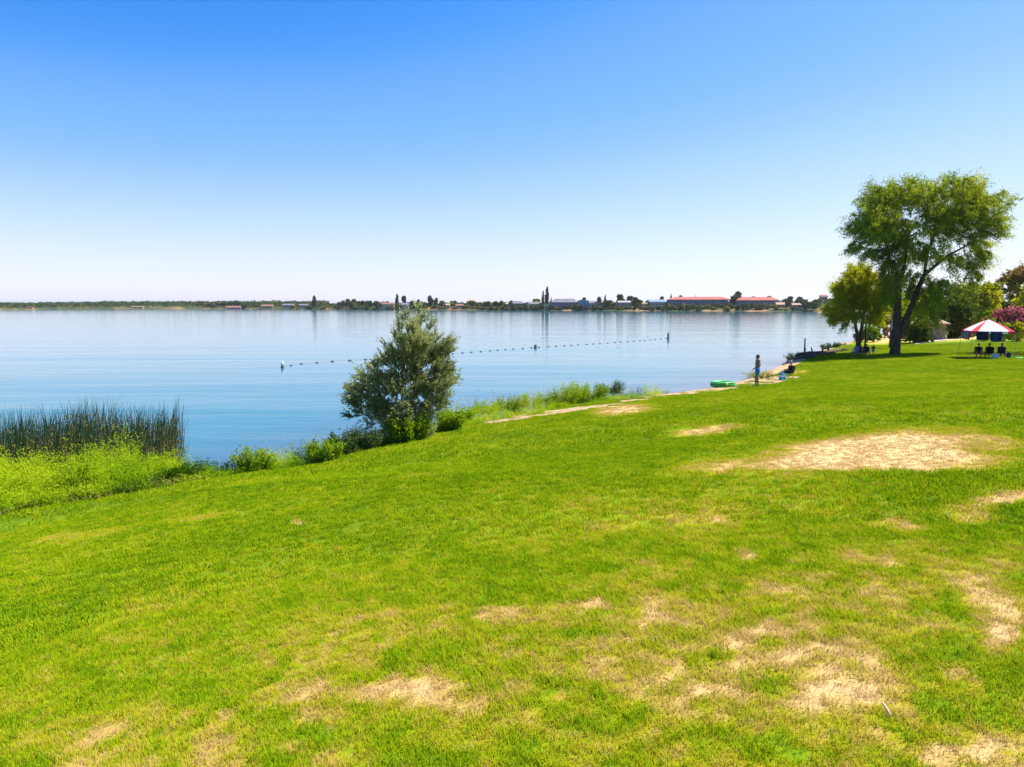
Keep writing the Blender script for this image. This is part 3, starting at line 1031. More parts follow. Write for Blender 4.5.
weeds('bank_weeds', 'lush bright green weeds along the bank in front of the reeds', (-160, 214, .0, 5.4), 7500, lambda o: .26 + .90 * sstep(0.2, 2.8, o), M_WEED, 41, .075, .018, 60)
weeds('bank_grass', 'uncut yellow green grass fringing the lawn along the bank', (-120, 665, -.15, 1.0), 6500, lambda o: .14 + .36 * sstep(.1, .8, o), M_WEED, 42, .12, .014, 12)
weeds('dry_grass', 'pale dry grass fringe along the lower left lawn edge', (-100, 215, -.2, .6), 420, lambda o: .14 + .05 * o, M_WISP, 43, .13, .010, 8)
weeds('dry_stalks', 'thin pinkish dry stalks standing behind the bank bushes', (470, 600, .9, 1.6), 150, lambda o: 1.15 + 0 * o, M_RUST, 44, .09, .016, 16, spread=.03)

rgw = random.Random(6)
for i in range(15):
    px = -6 + i * 14.2 + rgw.uniform(-4, 4)
    o = rgw.uniform(.8, 3.6)
    ex_, ey_ = np.interp(px, [p[0] for p in EDGE[1:]], [q[0] for q in SH[3:3 + len(EDGE) - 1]]), np.interp(px, [p[0] for p in EDGE[1:]], [q[1] for q in SH[3:3 + len(EDGE) - 1]])
    bx_, by_ = ex_ - .838 * o, ey_ + .55 * o
    bush('leafy_weed', (bx_, by_, max(hz(bx_, by_), -.05)), 'leafy bright green weed clump standing in front of the dark reeds', 'weed', rgw.uniform(.9, 1.5), rgw.uniform(.6, 1.0) * (1 if px < 150 else .75),
         (M_WEED, M_GREENBUSH, M_WEED)[i % 3], 400 + i, stems=30, per=80, ln=.075, wd=.022, lean=.7, group='leafy weeds in front of the reeds')

def reeds():
    rng = np.random.default_rng(50)
    n = 30000
    px = rng.uniform(-170, 190, n)
    e_px = np.array([p[0] for p in EDGE[1:]])
    e_x = np.interp(px, e_px, [q[0] for q in SH[3:3 + len(EDGE) - 1]])
    e_y = np.interp(px, e_px, [q[1] for q in SH[3:3 + len(EDGE) - 1]])
    X0 = rng.uniform(-30, -9.5, n)
    Y0 = rng.uniform(17.0, 33, n)
    d, _ = shore(X0, Y0)
    right = x_at(174, 27, 0) + rng.normal(size=n) * .15 + (fbm(Y0 * .6, Y0 * 0, 8, 2) - .5) * 1.2
    k = (d < -4.4 - fbm(X0 * .4, Y0 * .4, 3, 2)) & (X0 < right * (Y0 / 27)) & (d > -11.5 + 2 * fbm(X0 * .5, Y0 * .5, 6, 2))
    X, Y = X0[k], Y0[k]
    n = len(X)
    H = rng.uniform(1.25, 2.35, n) * (.72 + .5 * fbm(X * .5, Y * .5, 51, 3)) * (1 - .36 * sstep(-15, -10.5, X))
    lean = rng.normal(size=(n, 2)) * .10 + np.array([.04, 0])
    seg = 4
    t = np.linspace(0, 1, seg + 1)
    wv = np.array([1, .95, .8, .5, .08]) * .015
    ang_ = rng.uniform(0, math.pi, n)
    S = np.stack([np.cos(ang_), np.sin(ang_)], 1)
    bend = rng.uniform(.6, 2.0, n)
    Cx = X[:, None] + lean[:, :1] * H[:, None] * t ** 1.7 * bend[:, None]
    Cy = Y[:, None] + lean[:, 1:] * H[:, None] * t ** 1.7 * bend[:, None]
    Cz = -.15 + (H[:, None] + .15) * t
    V = np.empty((n, seg + 1, 2, 3))
    for s, sg in enumerate((-1, 1)):
        V[:, :, s, 0] = Cx + sg * S[:, :1] * wv
        V[:, :, s, 1] = Cy + sg * S[:, 1:] * wv
        V[:, :, s, 2] = Cz
    b = np.arange(n)[:, None, None] * (seg + 1) * 2 + np.arange(seg)[None, :, None] * 2
    Fq = (b + np.array([0, 1, 3, 2])).reshape(-1, 4)
    T = np.repeat(np.clip(rng.normal(.44, .24, n), 0, 1), seg).reshape(n, seg)
    T = np.clip(T + np.array([.42, .34, .05, -.28]), 0, 1)
    # brown seed heads
    m = rng.uniform(0, 1, n) < .2
    hx = np.stack([Cx[m, 3], Cy[m, 3], Cz[m, 3] * rng.uniform(.7, 1.05, m.sum())], 1)
    hx = np.repeat(hx, 4, 0) + rng.normal(size=(m.sum() * 4, 3)) * .035
    V2, F2, T2 = leaves(hx, rng.normal(size=hx.shape) * .6 + np.array([0, 0, .6]), .10, .04, rng, rng.uniform(.75, 1, len(hx)))
    Vall = np.vstack([V.reshape(-1, 3), V2])
    Fall = np.vstack([Fq, F2 + n * (seg + 1) * 2])
    put(link('reeds', np_mesh('reeds', Vall, Fall, M_REED, {'tint': ('FACE', np.concatenate([T.ravel(), T2]))})),
        'tall dark bulrushes with brown seed heads standing in the water', 'reeds', None, 'stuff')
reeds()

# ------------------------------------------------------------------ trees and shrubs behind the lawn on the right
def back_tree(name, px, top, wpx, y, mat, seed, label, cat='tree', trunk=.22, low=.2, per=34, ln=.3, wd=.13, n=620, bark=None, group=None, ct=None):
    x, y, z = pl(px, 0, y)
    H = CAM_H - (top - HORIZ) / F_PX * y - z
    W = wpx / F_PX * y
    rng = np.random.default_rng(seed)
    lob = []
    for k in range(9):
        a, q = rng.uniform(0, 6.28), rng.uniform(.15, .62)
        zz = H * rng.uniform(low + .15, .86)
        sq = math.sqrt(max(.1, 1 - ((zz / H - .55) / .6) ** 2))
        r = W * rng.uniform(.17, .27)
        lob.append((math.cos(a) * q * W * .5 * sq, math.sin(a) * q * W * .5 * sq, zz, r, r, r * .85))
    lob.append((0, 0, H * .84, W * .2, W * .2, H * .16))
    return grown_tree(name, (x, y, z), label, cat, lob, [(-1, [(0, 0, -.2), (.05, 0, H * .12), (.1, .05, H * .28), (.05, .1, H * .42)])], n, mat, bark or M_BARK, seed, step=H * .05, tl=W * .11, per=per, ln=ln, wd=wd,
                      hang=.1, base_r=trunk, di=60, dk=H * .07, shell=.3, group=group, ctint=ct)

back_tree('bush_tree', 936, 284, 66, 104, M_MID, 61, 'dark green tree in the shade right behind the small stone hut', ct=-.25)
back_tree('bush_tree', 966, 286, 52, 112, M_LIME, 62, 'yellow green tree behind the left roof corner of the canopy')
back_tree('bush_tree', 988, 283, 44, 104, M_LIME, 63, 'rounded olive tree straight behind the canopy peak')
back_tree('rust_tree', 1016, 268, 46, 112, M_RUST, 64, 'rusty pale orange tree crown above the pink flowering shrubs')
back_tree('bush_tree', 1034, 285, 50, 100, M_LIME, 65, 'yellowing tree at the right edge behind the pink shrub')
back_tree('bush_tree', 914, 296, 44, 126, M_MID, 66, 'green tree far behind the fork of the big willow trunk')
back_tree('bush_tree', 878, 303, 34, 118, M_LIME, 67, 'yellow green tree between the two big lawn trees', n=240)
back_tree('bush_tree', 1060, 290, 60, 115, M_MID, 68, 'green tree mostly outside the right edge of the photo')
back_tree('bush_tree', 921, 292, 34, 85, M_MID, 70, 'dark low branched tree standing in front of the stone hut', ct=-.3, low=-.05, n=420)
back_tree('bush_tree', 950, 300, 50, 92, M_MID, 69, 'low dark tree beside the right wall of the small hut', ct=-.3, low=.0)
back_tree('pink_shrub', 990, 316, 22, 84, M_PINK, 71, 'smaller pink flowering shrub above the left roof slope of the canopy', 'shrub', .1, -.05, 30, .22, .13, 260)
back_tree('pink_shrub', 1012, 309, 38, 86, M_PINK, 72, 'large pink flowering shrub above the right roof slope of the canopy', 'shrub', .1, -.1, 32, .22, .13, 420)
back_tree('pink_shrub', 1036, 314, 30, 85, M_PINK, 73, 'pink flowering shrub cut by the right edge of the photo', 'shrub', .1, -.05, 30, .22, .13, 260)
back_tree('light_shrub', 986, 308, 15, 82, M_WEED, 74, 'fresh light green shrub between the two pink ones', 'shrub', .06, -.1, 26, .18, .09, 200)
back_tree('light_shrub', 1002, 323, 16, 80, M_WEED, 75, 'low light green shrub below the large pink one', 'shrub', .06, -.15, 26, .18, .09, 160)
back_tree('light_shrub', 1018, 322, 20, 79, M_LIME, 76, 'low yellow green shrub at the right foot of the large pink one', 'shrub', .06, -.15, 26, .18, .09, 160)
back_tree('light_shrub', 958, 324, 22, 92, M_WEED, 77, 'bright green shrub between the stone hut and the canopy', 'shrub', .06, -.15, 26, .22, .11, 200)
back_tree('light_shrub', 872, 327, 22, 92, M_GREENBUSH, 78, 'bright green shrub behind the seated group left of the big trunk', 'shrub', .06, -.15, 28, .22, .11, 240)
back_tree('light_shrub', 884, 318, 16, 98, M_RUST, 79, 'yellow orange shrub left of the big dark trunk', 'shrub', .06, -.1, 26, .24, .11, 200)
back_tree('light_shrub', 905, 324, 22, 96, M_RUST, 80, 'rusty yellow shrub seen under the fork of the big trunk', 'shrub', .06, -.15, 26, .24, .11, 220)
back_tree('light_shrub', 862, 330, 18, 96, M_MID, 83, 'mid green shrub at the water behind the trunk of the lakeside tree', 'shrub', .06, -.15, 26, .24, .11, 200)
for k, (px, y, lab) in enumerate([(889.5, 78, 'thin bare dark trunk standing just left of the big willow trunk'), (864.5, 76, 'thin leaning stem just right of the lakeside tree')]):
    x, y, z = pl(px, 0, y)
    e = empty('thin_tree', (x, y, z), 0, lab, 'tree')
    MB().tube([(0, 0, -.1), (.05, 0, 1.5), (.0, 0, 3), (.12, 0, 4.6)], [.11, .09, .075, .05], 7).build('trunk', M_BARK, e, smooth=True)
    rg = np.random.default_rng(90 + k)
    A = rg.normal(size=(50, 3)) * np.array([.7, .7, .6]) + np.array([.1, 0, 5.0])
    V, Fq, T = twig_leaves(A, rg.normal(size=(50, 3)), .6, 22, .25, .1, rg)
    link('crown', np_mesh('crown', V, Fq, M_LIME, {'tint': ('FACE', T)}), e)

# a hedge of evergreens closes the view between the back trees
def hedge():
    rg = np.random.default_rng(97)
    n = 15000
    t = rg.uniform(0, 1, n)
    P0, P1 = np.array(pl(900, 0, 130)), np.array(pl(1085, 0, 112))
    X, Y = P0[0] + (P1[0] - P0[0]) * t, P0[1] + (P1[1] - P0[1]) * t
    Y = Y + rg.normal(size=n) * .9
    H = 3.4 + 3.2 * fbm(t * 22, t * 0, 98, 3)
    Zr = rg.uniform(0, 1, n) ** .8
    C = np.stack([X, Y, height(X, Y) + H * Zr], 1)
    tc = np.clip(fbm(X / 1.6, C[:, 2] / 1.2, 99, 3) * 1.3 - .15 + rg.normal(size=n) * .15, 0, 1)
    V, Fq, T = leaves(C, rg.normal(size=(n, 3)), .5, .3, rg, tc)
    put(link('hedge', np_mesh('hedge', V, Fq, M_MID, {'tint': ('FACE', T)})), 'tall uneven green hedge behind the pink shrubs and the stone hut', 'hedge')
hedge()

# ------------------------------------------------------------------ far shore
M_ROOF_RED = mat_plain('red_roof', (.36, .095, .065), .8, .25, .5)
M_ROOF_BR = mat_plain('brown_red_roof', (.22, .10, .075), .85, .2, .5)
M_ROOF_TAN = mat_plain('tan_roof', (.36, .24, .15), .85, .2, .5)
M_ROOF_GREY = mat_plain('grey_roof', (.15, .14, .17), .85, .2, .5)
M_WALL_W = mat_plain('white_wall', (.34, .31, .30), .8, .08, .4)
M_WALL_B = mat_plain('blue_grey_wall', (.13, .16, .24), .8, .1, .4)
M_WALL_LB = mat_plain('light_blue_wall', (.17, .25, .33), .8, .1, .4)
M_WALL_T = mat_plain('tan_wall', (.50, .34, .20), .8, .12, .4)
M_WALL_P = mat_plain('mauve_wall', (.20, .16, .22), .8, .12, .4)
M_GLASS = mat_plain('dark_window', (.03, .035, .05), .15, .1, 1, spec=.6)

def far_spot(px, off):
    y = far_d(px) + off
    z = 2.5
    for _ in range(4):
        x = x_at(px, y, z)
        y = float(far_d(512 + F_PX * x / y)) + off
        z = hz(x, y)
    return x, y, z

def far_proto(name, shape, mat, seed, n=620):
    """crown of unit height and unit width made of leaf clumps, with its trunk"""
    rng = np.random.default_rng(seed)
    if shape == 'poplar':
        lob = [(rng.normal() * .08, rng.normal() * .08, z, .42 * (1 - abs(z - .45) * 1.2), .42 * (1 - abs(z - .45) * 1.2), .1) for z in np.linspace(.12, .93, 12)]
    elif shape == 'cone':
        lob = [(rng.normal() * .05, rng.normal() * .05, z, .48 * (1.02 - z), .48 * (1.02 - z), .09) for z in np.linspace(.1, .93, 10)]
    elif shape == 'round':
        lob = [(math.cos(a) * .26 * q, math.sin(a) * .26 * q, z, .24, .24, .17) for a, q, z in zip(rng.uniform(0, 6.3, 11), rng.uniform(.2, 1.1, 11), rng.uniform(.3, .82, 11))]
    else:
        lob = [(math.cos(a) * .3 * q, math.sin(a) * .3 * q, z, .22, .22, .24) for a, q, z in zip(rng.uniform(0, 6.3, 9), rng.uniform(.1, 1.1, 9), rng.uniform(.15, .75, 9))]
    A = lobe_points(lob, n, rng, .45)
    n = len(A)
    A[:, 2] = np.maximum(A[:, 2], .02)
    tc = np.clip(.5 + (fbm(A[:, 0] * 5 + 3, A[:, 2] * 5, seed, 2) - .5) * 1.5 + rng.normal(size=n) * .15, 0, 1)
    V, Fq, T = leaves(A, rng.normal(size=(n, 3)), .16, .12, rng, tc)
    me = np_mesh(name, V, Fq, mat, {'tint': ('FACE', T)})
    tr = MB().tube([(0, 0, -.06), (.01, 0, .3), (0, .01, .7)], [.035, .028, .012], 5).mesh('trunk', M_BARK)
    return me, tr

PROTO = {}
for key, shape, mat, cnt in (('poplar', 'poplar', M_FAR, 2), ('cone', 'cone', M_FAR, 1), ('round', 'round', M_FAR, 4), ('olive', 'round', M_FARY, 4), ('shrub', 'shrub', M_FARY, 4), ('dshrub', 'shrub', M_FAR, 4)):
    PROTO[key] = [far_proto('crown', shape, mat, 200 + i * 7 + len(key) * 31, 1300) for i in range(cnt)]

def far_tree(kind, px, top, wpx, label, off=20, group=None, cat=None, name=None):
    x, y, z = far_spot(px, off)
    H = max(1.2, CAM_H - (top - HORIZ) / F_PX * y - z)
    W = wpx / F_PX * y
    k = int(px * 7.3 + off) % len(PROTO[kind])
    cm, tm = PROTO[kind][k]
    nm = name or {'poplar': 'poplar_tree', 'cone': 'conifer_tree', 'round': 'broadleaf_tree', 'olive': 'broadleaf_tree', 'shrub': 'shore_bush', 'dshrub': 'shore_bush'}[kind]
    low = kind in ('shrub', 'dshrub')
    if low:
        o = link(nm, cm, None, (x, y, z - .15))
        o.scale = (W, W, H)
        o.rotation_euler = (0, 0, px * 1.7)
        return put(o, label, cat or 'bush', group)
    e = empty(nm, (x, y, z), px * 1.7, label, cat or 'tree', group)
    e.scale = (W, W, H)
    link('trunk', tm, e)
    link('crown', cm, e)
    return e

# single trees one can tell apart
for row in [
    ('poplar', 314.5, 296, 5.0, 'lone tall dark poplar left of the silver tree, mirrored in the lake', 18),
    ('poplar', 397, 294.5, 4.2, 'slim poplar on the far shore just left of the silver tree top', 30),
    ('round', 404.5, 295.5, 6.5, 'round dark tree beside the slim poplar left of the silver tree top', 34),
    ('round', 410, 300.5, 7, 'low dark tree below the round one left of the silver tree top', 26),
    ('round', 430.5, 295.2, 7, 'tall dark tree on the far shore just right of the silver tree top', 26),
    ('round', 436, 297.5, 5.5, 'shorter dark tree touching the tall one right of the silver tree top', 26),
    ('round', 418.5, 299, 5, 'small dark tree hidden partly by the top of the silver tree', 30),
    ('poplar', 547, 287.5, 4.6, 'tallest poplar of the far shore, dark and narrow', 14),
    ('poplar', 543, 291.5, 3.2, 'thinner greenish poplar touching the tallest one', 18),
    ('cone', 551, 297, 3, 'small dark conifer right of the tallest poplar', 16),
    ('olive', 536, 298.5, 10, 'yellow green tree left of the tallest poplar', 26),
    ('olive', 583, 297.2, 7, 'thin crowned olive tree above the light blue house', 60),
    ('round', 599.5, 296.5, 5.5, 'dark tree left of the dark cone right of the light blue house', 22),
    ('cone', 605, 294.5, 5, 'dark pointed tree between the light blue house and the big dark trees', 20),
    ('round', 608, 300, 8, 'low dark tree at the foot of the pointed one', 12),
    ('round', 620.5, 293.5, 10, 'big dark tree above the white house, left of its twin', 40),
    ('round', 629.5, 295.3, 9, 'big dark tree above the white house, right of its twin', 42),
    ('round', 637.5, 297, 11, 'wide dark tree right of the white house', 14),
    ('olive', 647, 300, 7, 'olive tree left of the house with a pale blue roof', 20),
    ('olive', 662, 296, 5, 'small olive tree behind the house with a pale blue roof', 50),
    ('cone', 671, 293.6, 4, 'dark pointed tree behind the left end of the red roofed hotel', 60),
    ('round', 680.5, 294.8, 7, 'dark tree behind the left part of the red roofed hotel', 62),
    ('cone', 695, 295, 2.2, 'thin dark tree tip above the middle of the long red roof', 60),
    ('round', 735.5, 291.2, 12.5, 'grey green tree in the gap between the two red roofed blocks', 34),
    ('round', 752, 295.8, 8, 'dark tree peeping over the right red roofed block', 64),
    ('round', 768.5, 295.8, 7, 'dark tree over the right end of the right red roofed block', 60),
    ('round', 787, 296.2, 11, 'dark blue green tree right of the red roofed blocks', 62),
    ('round', 798.5, 296.5, 11, 'wide dark tree behind the dry bank right of the hotel', 66),
    ('round', 806.5, 299, 14, 'big dark green tree at the water on the right end of the far shore', 8),
    ('round', 815, 303, 9, 'lower olive tree right of the big waterside tree', 8),
    ('round', 786, 302, 8, 'small dark tree in front of the dry bank house', 22),
    ('round', 238, 300.5, 8, 'rounded dark tree above the red roofed house on the far left shore', 30),
    ('round', 231, 302, 7, 'dark tree left of the rounded one above the red roofed house', 28),
    ('round', 108, 303.2, 3.4, 'tiny dark tree standing out of the far left woods', 60)]:
    far_tree(*row[:5], off=row[5])

# trees seen as rows: one of a row cannot be told from the next
def far_row(kinds, x0, x1, n, top, wpx, label, group, seed, off=(8, 40), cat=None):
    rg = random.Random(seed)
    for i in range(n):
        px = x0 + (x1 - x0) * (i + .5 + rg.uniform(-.35, .35)) / n
        far_tree(kinds[i % len(kinds)], px, top + rg.uniform(-1.9, 1.7), wpx * rg.uniform(.75, 1.3), label, rg.uniform(*off), group, cat)

far_row(['round', 'olive', 'round'], 340, 388, 13, 300.6, 7, 'bushy tree in the wooded stretch right of the lone dark poplar', 'wooded stretch right of the lone poplar', 1)
far_row(['round', 'olive'], 290, 338, 11, 303.2, 5.5, 'low tree around the foot of the lone dark poplar', 'low trees around the lone poplar', 2, (30, 60))
far_row(['round', 'round', 'olive'], 196, 262, 15, 303.6, 6, 'low dark tree near the small red roofed house on the left far shore', 'trees around the small red roofed house', 3)
far_row(['olive', 'round'], 440, 525, 20, 301.8, 7, 'low green far tree between the silver tree top and the tallest poplar', 'trees between silver tree and tallest poplar', 4, (14, 50))
far_row(['olive', 'round'], 380, 440, 9, 303.5, 6, 'low tree on the far shore around the silver tree top', 'low trees around the silver tree top', 5, (8, 25))
far_row(['round', 'olive'], 556, 668, 26, 301.6, 5.5, 'small tree among the houses right of the tallest poplar', 'small trees among the far houses', 6, (24, 50))
far_row(['shrub', 'dshrub', 'shrub'], 668, 780, 46, 304.6, 7.0, 'olive green bush on the bank below the red roofed blocks', 'bushes on the bank below the hotel', 7, (6, 24))
far_row(['shrub', 'dshrub'], 590, 668, 24, 305.8, 6, 'low waterside bush below the white and pale blue roofed houses', 'waterside bushes below the houses', 8, (3, 14))
far_row(['shrub', 'dshrub'], 500, 590, 26, 305.8, 6, 'low waterside bush around the long mauve house', 'waterside bushes by the mauve house', 9, (3, 14))
far_row(['dshrub', 'shrub'], 290, 500, 44, 306.2, 6.0, 'dark waterside bush on the left half of the far shore', 'waterside bushes on the left far shore', 10, (2, 10))
far_row(['shrub', 'dshrub'], 776, 806, 9, 308.0, 4, 'small waterside bush below the dry bank right of the hotel', 'bushes below the dry bank', 11, (3, 10))
far_row(['round', 'olive'], 812, 884, 13, 298.5, 9, 'tree on the far slope behind the yellow green lakeside tree', 'trees on the far slope behind the lakeside tree', 12, (30, 120))

# the farthest woods on the left read as one mass
def woods(name, label, x0, x1, n, hfun, off, seed, size):
    rg = np.random.default_rng(seed)
    px = rg.uniform(x0, x1, n)
    o = rg.uniform(*off, n)
    y = far_d(px) + o
    x = (px - 512) / F_PX * y
    z = height(x, y)
    H = hfun(px, o) * (.45 + 1.1 * fbm(px / 5, o / 60, seed, 3))
    C = np.stack([x, y, z + H * rg.uniform(0, 1, n) ** .8], 1)
    V, Fq, T = leaves(C, rg.normal(size=(n, 3)), size, size * .75, rg, np.clip(fbm(px / 4, o / 30, seed + 3, 2) * 1.2 - .1 + rg.normal(size=n) * .15, 0, 1))
    put(link(name, np_mesh(name, V, Fq, M_FAR, {'tint': ('FACE', T)})), label, 'woods', None, 'stuff')
woods('far_woods', 'thin dark line of woods along the far left shore', -260, 330, 9000, lambda p, o: 3.2 + 4.2 * sstep(20, 200, p), (12, 90), 301, 1.9)
woods('hill_woods', 'bluish wooded rise far behind the shore', -120, 330, 16000, lambda p, o: 4.5 + 3 * sstep(20, 150, p), (450, 800), 302, 4.0)
woods('shore_woods', 'low dark undergrowth behind the houses of the far shore', 260, 870, 14000, lambda p, o: 4.6 + .0 * p, (30, 110), 303, 1.7)

def house(name, x0, x1, eave, ridge, label, wallm, roofm, off=20, depth=9, hip=False, nwin=0, rows=1, cat='house', flat=False, base=None):
    pc = (x0 + x1) / 2
    x, y, z = far_spot(pc, off)
    Wd = (x1 - x0) / F_PX * y
    he = CAM_H - (eave - HORIZ) / F_PX * y - z
    hr = CAM_H - (ridge - HORIZ) / F_PX * y - z
    he = max(he, 1.8)
    hr = max(hr, he + .5)
    e = empty(name, (x, y, z), -math.atan2(x, y) * .55, label, cat)
    MB().box((0, 0, he / 2 - .5), (Wd, depth, he + 1)).build('wall', wallm, e)
    ov = .45
    a, b = Wd / 2 + ov, depth / 2 + ov
    rb = MB()
    if flat:
        rb.box((0, 0, (he + hr) / 2 + .01), (a * 2, b * 2, hr - he))
    else:
        k = a * (.72 if hip else 1.0)
        vs = [(-a, -b, he - .05), (a, -b, he - .05), (a, b, he - .05), (-a, b, he - .05), (-k, 0, hr), (k, 0, hr), (-a, -b, he - .25), (a, -b, he - .25), (a, b, he - .25), (-a, b, he - .25)]
        rb.add(vs, [(0, 1, 5, 4), (2, 3, 4, 5), (1, 2, 5), (3, 0, 4), (0, 6, 7, 1), (1, 7, 8, 2), (2, 8, 9, 3), (3, 9, 6, 0), (9, 8, 7, 6)])
    rb.build('roof', roofm, e)
    if nwin:
        wm = MB().box((0, 0, 0), (min(1.8, Wd / nwin * .5), .12, min(1.5, he / rows * .55))).mesh('window', M_GLASS)
        for r in range(rows):
            for i in range(nwin):
                link('window', wm, e, ((i + .5) / nwin * Wd - Wd / 2, -depth / 2 - .05, he * (r + .5) / rows))
    return e

house('lodge', 668, 729, 299.6, 296.9, 'long two storey lodge with red roof and blue grey front on the far shore', M_WALL_B, M_ROOF_RED, 40, 13, True, 22, 2, 'hotel')
house('lodge', 736.5, 776, 300.2, 297.1, 'red roofed lodge block right of the grey green gap tree', M_WALL_B, M_ROOF_RED, 32, 13, True, 15, 2, 'hotel')
house('house', 728, 735, 302, 300.5, 'small white building between the two red roofed blocks', M_WALL_W, M_ROOF_GREY, 36, 7, nwin=2)
house('house', 649, 664, 301.8, 299.6, 'house with pale blue roof left of the red roofed hotel', M_WALL_W, M_WALL_LB, 24, 8, nwin=5)
house('house', 618, 630, 302.3, 300.8, 'white house below the pair of big dark trees', M_WALL_W, M_WALL_W, 22, 8, nwin=4)
house('house', 639, 647, 303.6, 302, 'small tan house left of the pale blue roof', M_WALL_T, M_ROOF_TAN, 18, 7, nwin=3)
house('house', 551.5, 577, 302.3, 298.8, 'long mauve roofed house right of the tallest poplar', M_WALL_P, M_ROOF_GREY, 16, 12, True, 9, 2)
house('house', 578, 588, 302.6, 300.4, 'light blue house right of the long mauve one', M_WALL_LB, M_WALL_LB, 14, 8, nwin=4, flat=True)
house('house', 588, 599, 303, 301, 'pale house with grey roof right of the light blue one', M_WALL_W, M_ROOF_GREY, 22, 9, nwin=4)
house('house', 544, 551.5, 305.6, 303.8, 'low orange tan house at the foot of the tallest poplar', M_WALL_T, M_WALL_T, 10, 7, nwin=2, flat=True)
house('house', 529, 539, 304, 301.8, 'grey house left of the tallest poplar', M_WALL_W, M_ROOF_GREY, 18, 9, nwin=3)
house('house', 513, 522, 303.5, 301, 'brown roofed house among trees near the middle of the far shore', M_WALL_P, M_ROOF_GREY, 24, 9, nwin=3)
house('house', 506, 512, 304, 302.6, 'small house with mauve front left of the brown roofed one', M_WALL_P, M_ROOF_TAN, 22, 8, nwin=2)
house('house', 468, 475, 301.6, 299.8, 'bright tan house on the rise right of the silver tree', M_WALL_W, M_ROOF_TAN, 60, 8, nwin=2)
house('house', 456, 463, 305.5, 304, 'orange tan house at the water right of the silver tree top', M_WALL_T, M_ROOF_BR, 8, 7, nwin=2)
house('house', 446, 450, 305, 303.6, 'small yellow tan house just right of the silver tree top', M_WALL_T, M_ROOF_TAN, 9, 6, nwin=1)
house('house', 382, 394, 304, 302.4, 'low orange roofed house left of the slim poplar', M_WALL_T, M_ROOF_BR, 12, 8, nwin=3)
house('house', 402, 409, 304.6, 303, 'pale house below the round tree left of the silver tree top', M_WALL_LB, M_ROOF_GREY, 10, 8, nwin=2)
house('house', 300, 309, 305.2, 304, 'row of white houses left of the lone dark poplar, nearest to it', M_WALL_W, M_ROOF_GREY, 12, 8, nwin=3)
house('house', 283, 294, 305, 303.8, 'white house with grey roof right of the orange bank', M_WALL_W, M_ROOF_GREY, 14, 8, nwin=4)
house('house', 262, 273, 306.0, 304.5, 'long orange building on the orange bank of the left far shore', M_WALL_T, M_ROOF_BR, 8, 8, nwin=4)
house('house', 228, 241, 307.4, 305.8, 'low white house with red roof at the left far shore', M_WALL_W, M_ROOF_BR, 8, 9, nwin=4)
house('house', 28, 33, 308.4, 307.2, 'tiny pinkish house near the left edge of the far shore', M_WALL_T, M_ROOF_BR, 8, 6, nwin=1)
house('house', 133, 143, 308.8, 307.8, 'tiny tan house in the far left woods', M_WALL_T, M_ROOF_TAN, 8, 6, nwin=2)
house('house', 820, 826, 296.8, 294.8, 'dark reddish house on the hill behind the lakeside tree', M_WALL_P, M_ROOF_BR, 150, 9, nwin=2)
house('house', 776, 784, 304.5, 302.4, 'tan house on the dry bank right of the red roofed blocks', M_WALL_T, M_ROOF_TAN, 22, 8, nwin=2)
house('house', 792, 800, 304.8, 303.2, 'pale tan house on the dry bank left of the big waterside tree', M_WALL_W, M_ROOF_TAN, 18, 8, nwin=2)

# ------------------------------------------------------------------ people
M_SKIN = mat_plain('tan_skin', (.38, .20, .125), .6, .1, 12)
M_SKIN_D = mat_plain('brown_skin', (.22, .11, .07), .6, .1, 12)
M_HAIR = mat_plain('dark_hair', (.018, .013, .011), .55, .3, 60)
M_HAIR_G = mat_plain('grey_hair', (.24, .19, .19), .6, .2, 60)
def cloth(name, col): return mat_plain(name, col, .9, .25, 14, .3, spec=.1)
M_BLUE, M_NAVY, M_BLACK = cloth('blue_cloth', (.04, .19, .46)), cloth('navy_cloth', (.009, .014, .05)), cloth('black_cloth', (.009, .009, .012))
M_RED, M_TEAL, M_PURPLE = cloth('red_cloth', (.52, .02, .03)), cloth('teal_cloth', (.03, .28, .36)), cloth('purple_cloth', (.30, .12, .42))
M_MAROON, M_WHITE, M_CYAN = cloth('maroon_cloth', (.12, .015, .03)), cloth('white_cloth', (.80, .77, .76)), cloth('cyan_cloth', (.03, .35, .50))
M_STEEL = mat_plain('grey_steel', (.32, .32, .33), .4, .1, 5, metal=.6)
M_FRAME = mat_plain('black_frame', (.02, .02, .022), .5, .1, 5)

def solid(mb, name, mat, voxel, smooth=6):
    """fuse the pieces of a body or a garment into one continuous surface"""
    o = mb.build('shaping', mat)
    r = o.modifiers.new('fuse', 'REMESH')
    r.mode = 'VOXEL'
    r.voxel_size = voxel
    s = o.modifiers.new('soften', 'SMOOTH')
    s.iterations = smooth
    s.factor = .5
    dg = bpy.context.evaluated_depsgraph_get()
    me = bpy.data.meshes.new_from_object(o.evaluated_get(dg))
    me.name = name
    me.materials.clear()
    me.materials.append(mat)
    for p in me.polygons: p.use_smooth = True
    old = o.data
    bpy.data.objects.remove(o)
    bpy.data.meshes.remove(old)
    return me

